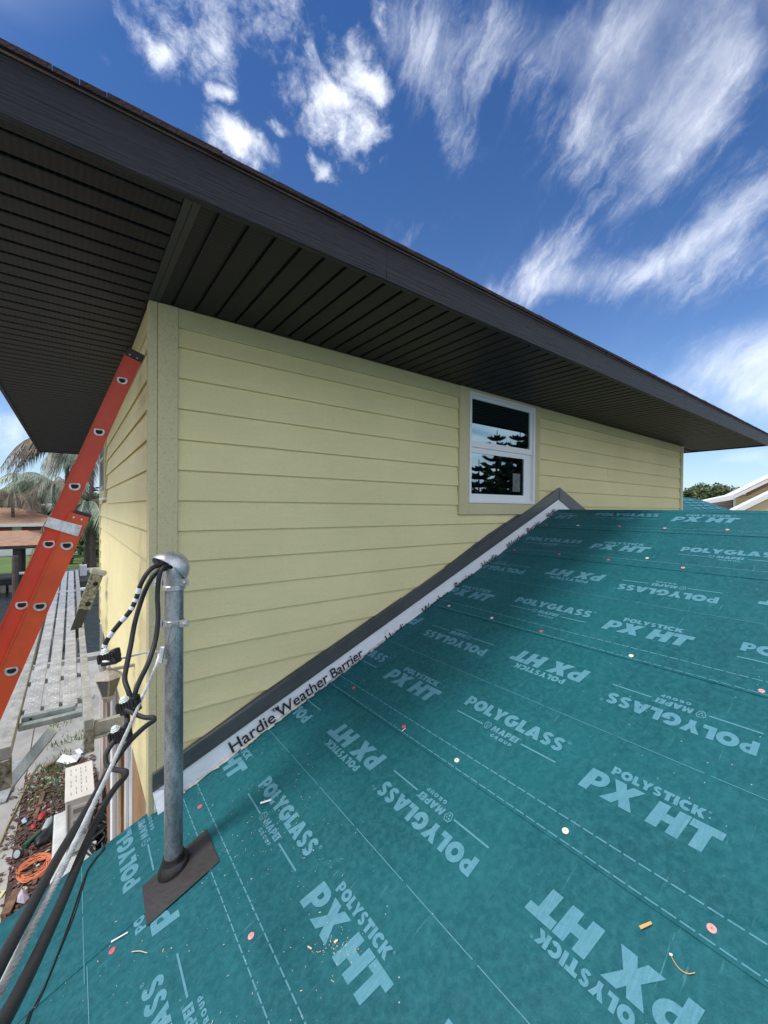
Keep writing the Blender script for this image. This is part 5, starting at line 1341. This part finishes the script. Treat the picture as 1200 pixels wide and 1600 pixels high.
def frond(mb, base, d, length, droop, nl, lw, ll, r, rise=.35):
    """pinnate frond as one bent rachis with leaflets"""
    d = Vector(d).normalized(); side = d.cross(Vector((0, 0, 1))).normalized(); pts = []
    for i in range(9):
        f = i/8; pts.append(Vector(base) + d*length*f*(1-.12*f) + Vector((0, 0, 1))*(rise*length*math.sin(f*math.pi*.6) - droop*length*f*f))
    mb.tube(pts, [.045*length/3*(1-.8*i/8)+.004 for i in range(9)], 4, False)
    for i in range(nl):
        f = .12+.88*i/nl; k = min(7, int(f*8)); p = pts[k].lerp(pts[k+1], f*8-k); t = (pts[k+1]-pts[k]).normalized(); l_ = ll*(.45+.75*math.sin(f*math.pi*.95))*r.uniform(.8, 1.15)
        for sg in (-1, 1):
            q = (side*sg*.75 + t*.55 + Vector((0, 0, -.35-droop*.9*r.uniform(.6, 1.2)))).normalized()*l_; mid = p+q*.55+Vector((0, 0, -.04*l_)); wv = t*lw; tip = p+q+Vector((0, 0, -.22*l_))
            mb.quad(p-wv*.5, p+wv*.5, mid+wv*.5, mid-wv*.5); mb.quad(mid-wv*.5, mid+wv*.5, tip)
def palm(c, h, fl_, n, mats, seed, label, droop=.9, leaf=.55, nl=34, group=None, lean=(0, 0), rise=.35, crown=True):
    r = random.Random(seed); c = Vector(c); t = thing('palm_tree', label, 'palm', c, group); topp = c+Vector((lean[0], lean[1], h))
    MB().tube(smooth_path([c-Vector((0, 0, .2)), c+Vector((lean[0]*.3, lean[1]*.3, h*.5)), topp], 6), [.20]*4+[.16]*5+[.15]*4, 10).obj('trunk', 'bark', t, smooth=True)
    for i in range(n):
        a = 2*math.pi*i/n*1.618*2 + r.uniform(-.2, .2); e = r.uniform(-.2, .9); mb = MB()
        frond(mb, topp+Vector((0, 0, .1)), (math.cos(a), math.sin(a), 0), fl_*r.uniform(.8, 1.1), droop*r.uniform(.7, 1.25)-e*.35, nl, .07*fl_/3, leaf*fl_/3, r, rise*(.4+e))
        mb.obj('frond', mats[i % len(mats)], t)
    return t
def bush(u, v, Y, rad, n, m, seed, label, size=.12):
    c = at(u, v, 1, Y); return leafmass('bush', m, c, rad, n, size, seed, label, 'bush')

# palms and trees beyond the canal -------------------------------------------
p_ = at(105, 703, 1, 43); palm((p_.x, 43, G), p_.z-G+.4, 4.9, 13, ['frond_dry'], 21, 'tall palm with brown drooping fronds behind the orange ladder', 1.0, .75, 30)
for i, (u, v, Y, fl_, m_, lb) in enumerate([(52, 752, 66, 4.0, ['frond_silver'], 'silver green palm above the tan roof ridge'), (66, 764, 70, 3.8, ['frond_silver', 'frond'], 'silvery palm right of the tallest pale palm'),
        (37, 768, 72, 3.8, ['frond_silver', 'frond'], 'dull green palm left of the silver palm'), (84, 756, 60, 3.8, ['frond_silver', 'frond_dry'], 'grey green palm beside the ladder rail'), (20, 776, 58, 3.0, ['frond_dry'], 'dead brown palm head above the left end of the tan roof')]):
    q = at(u, v, 1, Y); palm((q.x, Y, G), q.z-G, fl_, 15, m_, 30+i, lb, .8, .95, 20, 'palms behind the neighbour house')
q = at(143, 716, 1, 40); palm((q.x, 40, G), q.z-G, 4.2, 13, ['frond_silver', 'frond_dry'], 51, 'palm showing between the orange ladder and the yellow wall', .9, .9, 26)
q = at(136, 790, 1, 24.0+14); palm((q.x, 38, G), q.z-G, 3.4, 14, ['frond_silver', 'frond', 'frond_dry'], 52, 'shaggy low palm beside the yellow wall edge', 1.25, .9, 26)
q = at(146, 822, 1, 37); palm((q.x, 37, G), q.z-G, 2.2, 12, ['frond'], 53, 'short green palm at the waterside by the wall edge', .7, .9, 18)
for i, (u, hh, rd, m_, lb) in enumerate([(-90, 7.2, 7, 'leaf', 'dark tree at the far left skyline'), (-20, 6.6, 7, 'leaf', 'dark bushy tree behind the neighbour roof at the left edge'), (22, 6.6, 6.5, 'leaf2', 'green tree behind the dead palm head'), (62, 6.8, 6.5, 'leaf', 'dark tree behind the silver palms'), (95, 7.2, 7, 'leaf2', 'green tree hidden behind the ladder rail'), (125, 7.4, 7, 'leaf', 'dark tree right of the ladder rail'), (150, 7.4, 7, 'leaf2', 'green tree beside the yellow wall edge')]):
    q = at(u, 795, 1, 82+(i % 3)*5); tree((q.x, q.y, G), hh, rd, m_, 60+i, lb, 2600, .42, 'trees on the far bank')
q = at(140, 835, 1, 42); leafmass('bush', 'frond', (q.x, 42, G+.9), (1.8, 1.2, 1.6), 900, .3, 77, 'bright green bush on the far bank beside the yellow wall edge', 'bush')
q = at(133, 800, 1, 46); leafmass('bush', 'leaf2', (q.x, 46, G+1.2), (3.0, 1.5, 2.6), 1600, .28, 78, 'dark green shrub behind the shaggy palm', 'bush')

# neighbour house across the canal
def P1(u, v, Y): return at(u, v, 1, Y)
nh = thing('neighbour_house', 'low pink stucco house with tan shingle roof across the canal', 'house', (P1(20, 850, 56).x, 56, G))
Yh = 56; xL_, xR_ = -40, P1(100, 800, Yh).x; ze = P1(50, 818, Yh).z; zr = P1(50, 793.5, Yh+6).z
m = MB(); A = Vector((xL_, Yh-.7, ze)); B = Vector((xR_, Yh-.7, ze)); C = Vector((xR_, Yh+12, ze)); D = Vector((xL_, Yh+12, ze)); E1 = Vector((xL_+6, Yh+6, zr)); E2 = Vector((xR_-4.2, Yh+6, zr))
for q in ((A, B, E2, E1), (B, C, E2), (C, D, E1, E2), (D, A, E1)): m.quad(*q)
rf = m.obj('roof', 'fshingle', nh)
MB().box(xL_, xR_, Yh-.72, Yh-.65, ze-.28, ze+.02).obj('fascia_board', 'fwhite', nh)
MB().box(xL_+.5, xR_-.6, Yh, Yh+11, G, ze-.1).obj('wall', 'stucco', nh)
for u0, u1 in ((-30, -8), (-2, 19), (34, 70), (74, 92)):
    a, b = P1(u0, 822, Yh).x, P1(u1, 822, Yh).x; MB().box(a, b, Yh-.06, Yh-.01, P1(20, 829.5, Yh).z, P1(20, 823.5, Yh).z).obj('shutter_panel', 'redpanel', nh)
q = P1(53, 789, Yh+5.5); MB().box(q.x-.95, q.x+.6, Yh+5, Yh+6.2, zr-.5, q.z+.35).obj('chimney', 'stucco', nh)
q = P1(73, 793, Yh+5.5); leafmass('white_shrub', 'paper', (q.x, Yh+7.5, zr+.25), (.8, .5, .35), 60, .25, 5, 'white flowering shrub top beside the chimney', 'shrub')
q = P1(0, 790, 90); m = MB(); m.quad((q.x-14, 90, q.z-2.2), (q.x+4.6, 90, q.z-2.2), (q.x-1.5, 94, q.z+.2), (q.x-9, 94, q.z+.2)); m.box(q.x-13, q.x+3.8, 90.4, 97, G, q.z-2.2); tag(m.obj('distant_roof', 'slate'), 'blue grey roof just showing at the left edge behind the tan roof', 'roof')
# boathouse with shingled roof
bh = thing('boathouse', 'open boat shelter with tan shingle roof on dark posts over the canal', 'boathouse', (P1(30, 900, 31).x, 31, WZ))
Yb = 30.5; zt_ = P1(30, 829, Yb+3.2).z; zb_e = P1(30, 853, Yb).z; xr_ = P1(88, 850, Yb).x
m = MB(); m.quad((-30, Yb, zb_e), (xr_, Yb, zb_e), (xr_-1.5, Yb+3.2, zt_), (-30, Yb+3.2, zt_)); m.quad((xr_, Yb, zb_e), (xr_, Yb+6.4, zb_e), (xr_-1.5, Yb+3.2, zt_)); m.quad((xr_, Yb+6.4, zb_e), (-30, Yb+6.4, zb_e), (-30, Yb+3.2, zt_), (xr_-1.5, Yb+3.2, zt_)); m.obj('roof', 'fshingle', bh)
MB().box(-30, xr_, Yb-.06, Yb-.01, zb_e-.16, zb_e+.02).obj('fascia_board', 'fwood', bh)
for u, Y in ((26, Yb+.2), (33.5, Yb+1.6), (-70, Yb+.2)):
    q = P1(u, 860, Y); MB().box(q.x-.17, q.x+.17, Y, Y+.34, WZ-1.2, zb_e-.02).obj('post', 'fwood', bh)
q = P1(24, 905, Yb-.2); MB().cyl((q.x, Yb-.3, WZ-1), (q.x, Yb-.3, q.z+1.3), .14, 10).obj('piling', 'bark', bh)
MB().box(P1(30, 890, Yb).x, P1(45, 890, Yb).x+1, Yb-.2, Yb+.3, P1(30, 897, Yb).z, P1(30, 894.5, Yb).z).obj('catwalk', 'fwhite', bh)
dk = thing('far_dock', 'dark timber dock below the far seawall', 'dock', (-10, 34, WZ)); MB().box(-45, P1(108, 880, 33.2).x, 33.0, 34.5, G-.12, G+.0).obj('deck', 'fwood', dk)
for i in range(14):
    q = P1(-60+i*13, 888, 33.1); MB().box(q.x-.12, q.x+.12, 33.02, 33.3, WZ-.8, G-.13).obj('piling', 'stone', dk)
MB().box(-40, 30, 51.5, 51.7, G, P1(0, 858, 51.5).z+.05).obj('pool_wall', 'fwhite')
tag(bpy.data.objects['pool_wall'], 'low white wall along the back of the far lawn', 'wall')
MB().box(-40, 30, 49.6, 50.4, G+.02, G+.1).obj('pool_deck', 'slate'); tag(bpy.data.objects['pool_deck'], kind='structure')
q = P1(133, 858, 44); m = MB(); m.box(q.x-3.2, q.x+6, 43.6, 43.7, q.z-.05, q.z+.1); m.box(q.x-3.2, q.x+6, 43.6, 43.7, q.z-.5, q.z-.42)
for i in range(9): m.box(q.x-3.2+i*1.1, q.x-3.1+i*1.1, 43.6, 43.7, G, q.z)
tag(m.obj('dark_railing', 'fwood'), 'dark railing on the far bank right of the ladder', 'railing')
q = P1(130, 889, 34.4); bl = thing('dock_lamp', 'small white lamp box on the far seawall', 'lamp', q); MB().box(q.x-.2, q.x+.2, 34.2, 34.55, q.z-.45, q.z+.3).obj('box', 'fwhite', bl, bevel=.03); MB().box(q.x-.06, q.x+.06, 34.3, 34.4, q.z+.3, q.z+.5).obj('hook', 'fwood', bl)
q = P1(130, 921, 26); MB().box(q.x-1.6, q.x+1.0, 26, 26.25, q.z-.06, q.z+.06).obj('mooring_pole', 'fwhite'); tag(bpy.data.objects['mooring_pole'], 'thin pale mooring rail low over the canal water', 'rail')
q = P1(128, 866, 41); MB().lathe((q.x-.9, 41, G), (0, 0, 1), [(.3, 0), (.42, .6), (.40, .62)], 12).obj('planter', mat('olive tub', (.10, .11, .03), .7)); tag(bpy.data.objects['planter'], 'olive green tub on the far lawn', 'planter')

# ------------------------------------------------------------------ right background
def D1(u, v, t): return ray(u, v)*t
# neighbour gable
rn = thing('yellow_neighbour_house', 'yellow sided house with white rake boards at the right edge', 'house', D1(1170, 900, 19))
tN = 19.0
def band(p, q, h, t, m, name, parent, th=.12):
    a, b = D1(*p, t), D1(*q, t); mb = MB(); dn = Vector((0, 0, -h)); back = cF*th; mb.hexa([a+dn, b+dn, b+dn+back, a+dn+back, a, b, b+back, a+back]); return mb.obj(name, m, parent)
# wall of the gable
a, b = D1(1149, 795, tN+.25), D1(1330, 795, tN+.25); 
wl = MB(); wl.prism([D1(1149.5, 810, tN+.3), D1(1330, 815, tN+.3), D1(1330, 700, tN+.3), D1(1200, 752, tN+.3), D1(1148, 779, tN+.3)], (cR*.9+cF*.45)*4); wl.obj('wall', 'fyellow', rn)
for i in range(22):
    vv = 815-5.4*i; 
    ul = 1150 if vv > 779 else 1150+(779-vv)*2.05
    if ul > 1300: break
    A_, B_ = D1(ul, vv, tN+.27), D1(1330, vv, tN+.27); mb = MB(); mb.hexa([A_, B_, B_+cF*.03, A_+cF*.03, A_+Vector((0, 0, .15))+cF*.025, B_+Vector((0, 0, .15))+cF*.025, B_+Vector((0, 0, .15))+cF*.03, A_+Vector((0, 0, .15))+cF*.03]); mb.obj('siding_board', 'fyellow', rn)
MB().hexa([D1(1145.5, 812, tN+.2), D1(1149.5, 812, tN+.2), D1(1149.5, 812, tN+.26), D1(1145.5, 812, tN+.26), D1(1145.5, 777, tN+.2), D1(1149.5, 777, tN+.2), D1(1149.5, 777, tN+.26), D1(1145.5, 777, tN+.26)]).obj('corner_board', 'fwhite', rn)
mb = MB(); mb.prism([D1(1144, 780.5, tN), D1(1330, 692, tN), D1(1330, 684, tN), D1(1146, 773, tN)], cF*.5); mb.obj('rake_board', 'fwhite', rn)
mb = MB(); mb.prism([D1(1099, 783, tN), D1(1146, 773, tN), D1(1146, 780.5, tN), D1(1111, 786, tN)], cF*.5); mb.obj('rake_board', 'fwhite', rn)
mb = MB(); mb.prism([D1(1146, 797, tN-1.2), D1(1330, 708, tN-1.2), D1(1330, 716, tN-1.2), D1(1163, 797, tN-1.2)], cF*.3); mb.obj('porch_rake', 'fwhite', rn)
mb = MB(); mb.prism([D1(1150, 815, tN-1.0), D1(1330, 815, tN-1.0), D1(1330, 719, tN-1.0), D1(1166, 797, tN-1.0)], cF*.1); mb.obj('porch_wall', 'fyellow', rn)
rdir = ray(1110, 800); rdir.z = 0; rdir.normalize()
mb = MB(); mb.prism([D1(1147, 774.2, tN+.0), D1(1330, 686.2, tN), D1(1330, 685, tN), D1(1147, 773, tN)], (cR*.95+cF*.30)*7); mb.obj('roof', 'fshingle', rn)
mb = MB(); mb.prism([D1(1112, 786, tN+.6), D1(1144, 781, tN+.6), D1(1144, 815, tN+.6), D1(1112, 815, tN+.6)], cF*.2); mb.obj('carport_shade', 'stucco', rn)
for vv in (790, 793): 
    mb = MB(); mb.prism([D1(1124, vv-1.2, tN+.5), D1(1144, vv, tN+.5), D1(1144, vv+1.2, tN+.5), D1(1124, vv, tN+.5)], cF*.05); mb.obj('gutter_pipe', 'alu_dull', rn)
mb = MB(); mb.prism([D1(1161, 773.5, tN+.05), D1(1161, 768.5, tN+.05), D1(1165.5, 767.5, tN+.05), D1(1165.5, 773, tN+.05)], cF*.15); mb.obj('floodlight', 'fwhite', rn)
# second teal roof in the distance
tr = thing('distant_teal_roof', 'second teal underlayment roof seen past the far end of the yellow wall', 'roof', D1(1080, 800, 13))
A_, B_, C_, E_ = D1(1040, 777, 14.5), D1(1078, 777.5, 14.5), D1(1143, 797, 12.0), D1(1030, 812, 11.0)
mb = MB(); mb.quad(E_, C_ + Vector((0, 0, -.0)), D1(1120, 789.5, 13.2), D1(1098, 782, 13.9), B_, A_); mb.obj('membrane_sheet', 'membrane', tr)
n_ = ((C_-E_).cross(A_-E_)).normalized(); n_ = n_ if n_.z > 0 else -n_
for k in range(4):
    for j in range(7):
        u0, v0 = 1064+k*7+j*11, 780.5+k*4.2
        if u0 > 1074+(v0-777)*3.1: continue
        def pl_(u, v):
            d = ray(u, v); return d*((E_.dot(n_)+.02)/d.dot(n_))
        mb = MB(); mb.quad(pl_(u0, v0), pl_(u0+8, v0+.8), pl_(u0+8, v0+1.9), pl_(u0, v0+1.1)); mb.obj('printed_words', 'print', tr)
mb = MB(); mb.prism([A_+Vector((0, 0, -.03)), B_+Vector((0, 0, -.03)), C_+Vector((0, 0, -.03)), E_+Vector((0, 0, -.03))], (0, 0, -3)); mb.obj('wall', 'siding', tr)
for i, (u, hh, rd, m_) in enumerate([(1062, 8.2, 4.5, 'leaf'), (1083, 8.2, 4.5, 'leaf2'), (1110, 8.9, 5, 'leaf2'), (1135, 7.8, 4.2, 'leaf'), (1170, 6.4, 5, 'leaf'), (1230, 6.4, 5, 'leaf')]):
    q = ray(u, 795)*72; tree((q.x, q.y, G), hh, rd, m_, 90+i, ['dark green tree tucked against the far wall end', 'olive green tree above the distant teal roof', 'tallest rounded tree on the right skyline', 'tree crown just left of the white rake board', 'tree behind the yellow neighbour house', 'tree behind the neighbour roof at the far right'][i], 7000, .30, 'trees on the right skyline')

# ------------------------------------------------------------------ norfolk pines behind the photographer (seen in the window)
def norfolk(c, h, seed, label):
    r = random.Random(seed); c = Vector(c); t = thing('norfolk_pine', label, 'pine tree', c, 'pines mirrored in the window'); MB().tube([c, c+Vector((0, 0, h*.5)), c+Vector((0, 0, h))], [h*.018, h*.012, .02], 8).obj('trunk', 'bark', t)
    nl = int(h*2.1); mb = MB()
    for i in range(nl):
        f = .08+.9*i/nl; z = h*f; L_ = (h*.26)*(1-f)**.8+.22; a0 = r.uniform(0, 6)
        for k in range(6):
            a = a0+k*math.pi/3+r.uniform(-.15, .15); d = Vector((math.cos(a), math.sin(a), 0)); l_ = L_*r.uniform(.8, 1.1)
            pts = [c+Vector((0, 0, z))+d*l_*g_+Vector((0, 0, l_*(.02-.10*math.sin(g_*3.1)+.28*g_*g_))) for g_ in (0, .25, .5, .75, 1)]
            mb.tube(pts, [.05, .045, .04, .03, .015], 4, False); sd = d.cross(Vector((0, 0, 1)))
            for j in range(int(l_*13)+3):
                g_ = .10+.90*j/(int(l_*13)+3); q = pts[0].lerp(pts[-1], g_); q.z = c.z+z+l_*(.02-.10*math.sin(g_*3.1)+.28*g_*g_)
                for sg in (-1, 1):
                    e = q + (sd*sg*.8+d*.6+Vector((0, 0, .35)))*(.20+.42*l_*.35*(1.1-g_)); wv = d*.06; mb.quad(q-wv, q+wv, e+wv*.8, e-wv*.8); mb.quad(q-Vector((0, 0, .05)), q+Vector((0, 0, .05)), e+Vector((0, 0, .04)), e-Vector((0, 0, .04)))
    mb.obj('foliage', 'pine', t)
def mirrored(u, v, dist):
    p = at(u, v, 1, W+.02); d = ray(u, v).normalized(); d = Vector((d.x, -d.y, d.z)); k = dist; return p + d*k
for i, (u, v, dist) in enumerate([(748, 718, 19), (776, 672, 23), (797, 690, 18), (812, 670, 21), (828, 664, 26)]):
    q = mirrored(u, v, dist); norfolk((q.x, q.y, G), q.z-G, 5+i, ['leftmost and shortest pine mirrored in the lower window pane', 'pine mirrored in the middle of the window', 'pine mirrored right of the middle of the window', 'bushy pine mirrored at the right of the window', 'rear pine mirrored at the right edge of the window'][i])
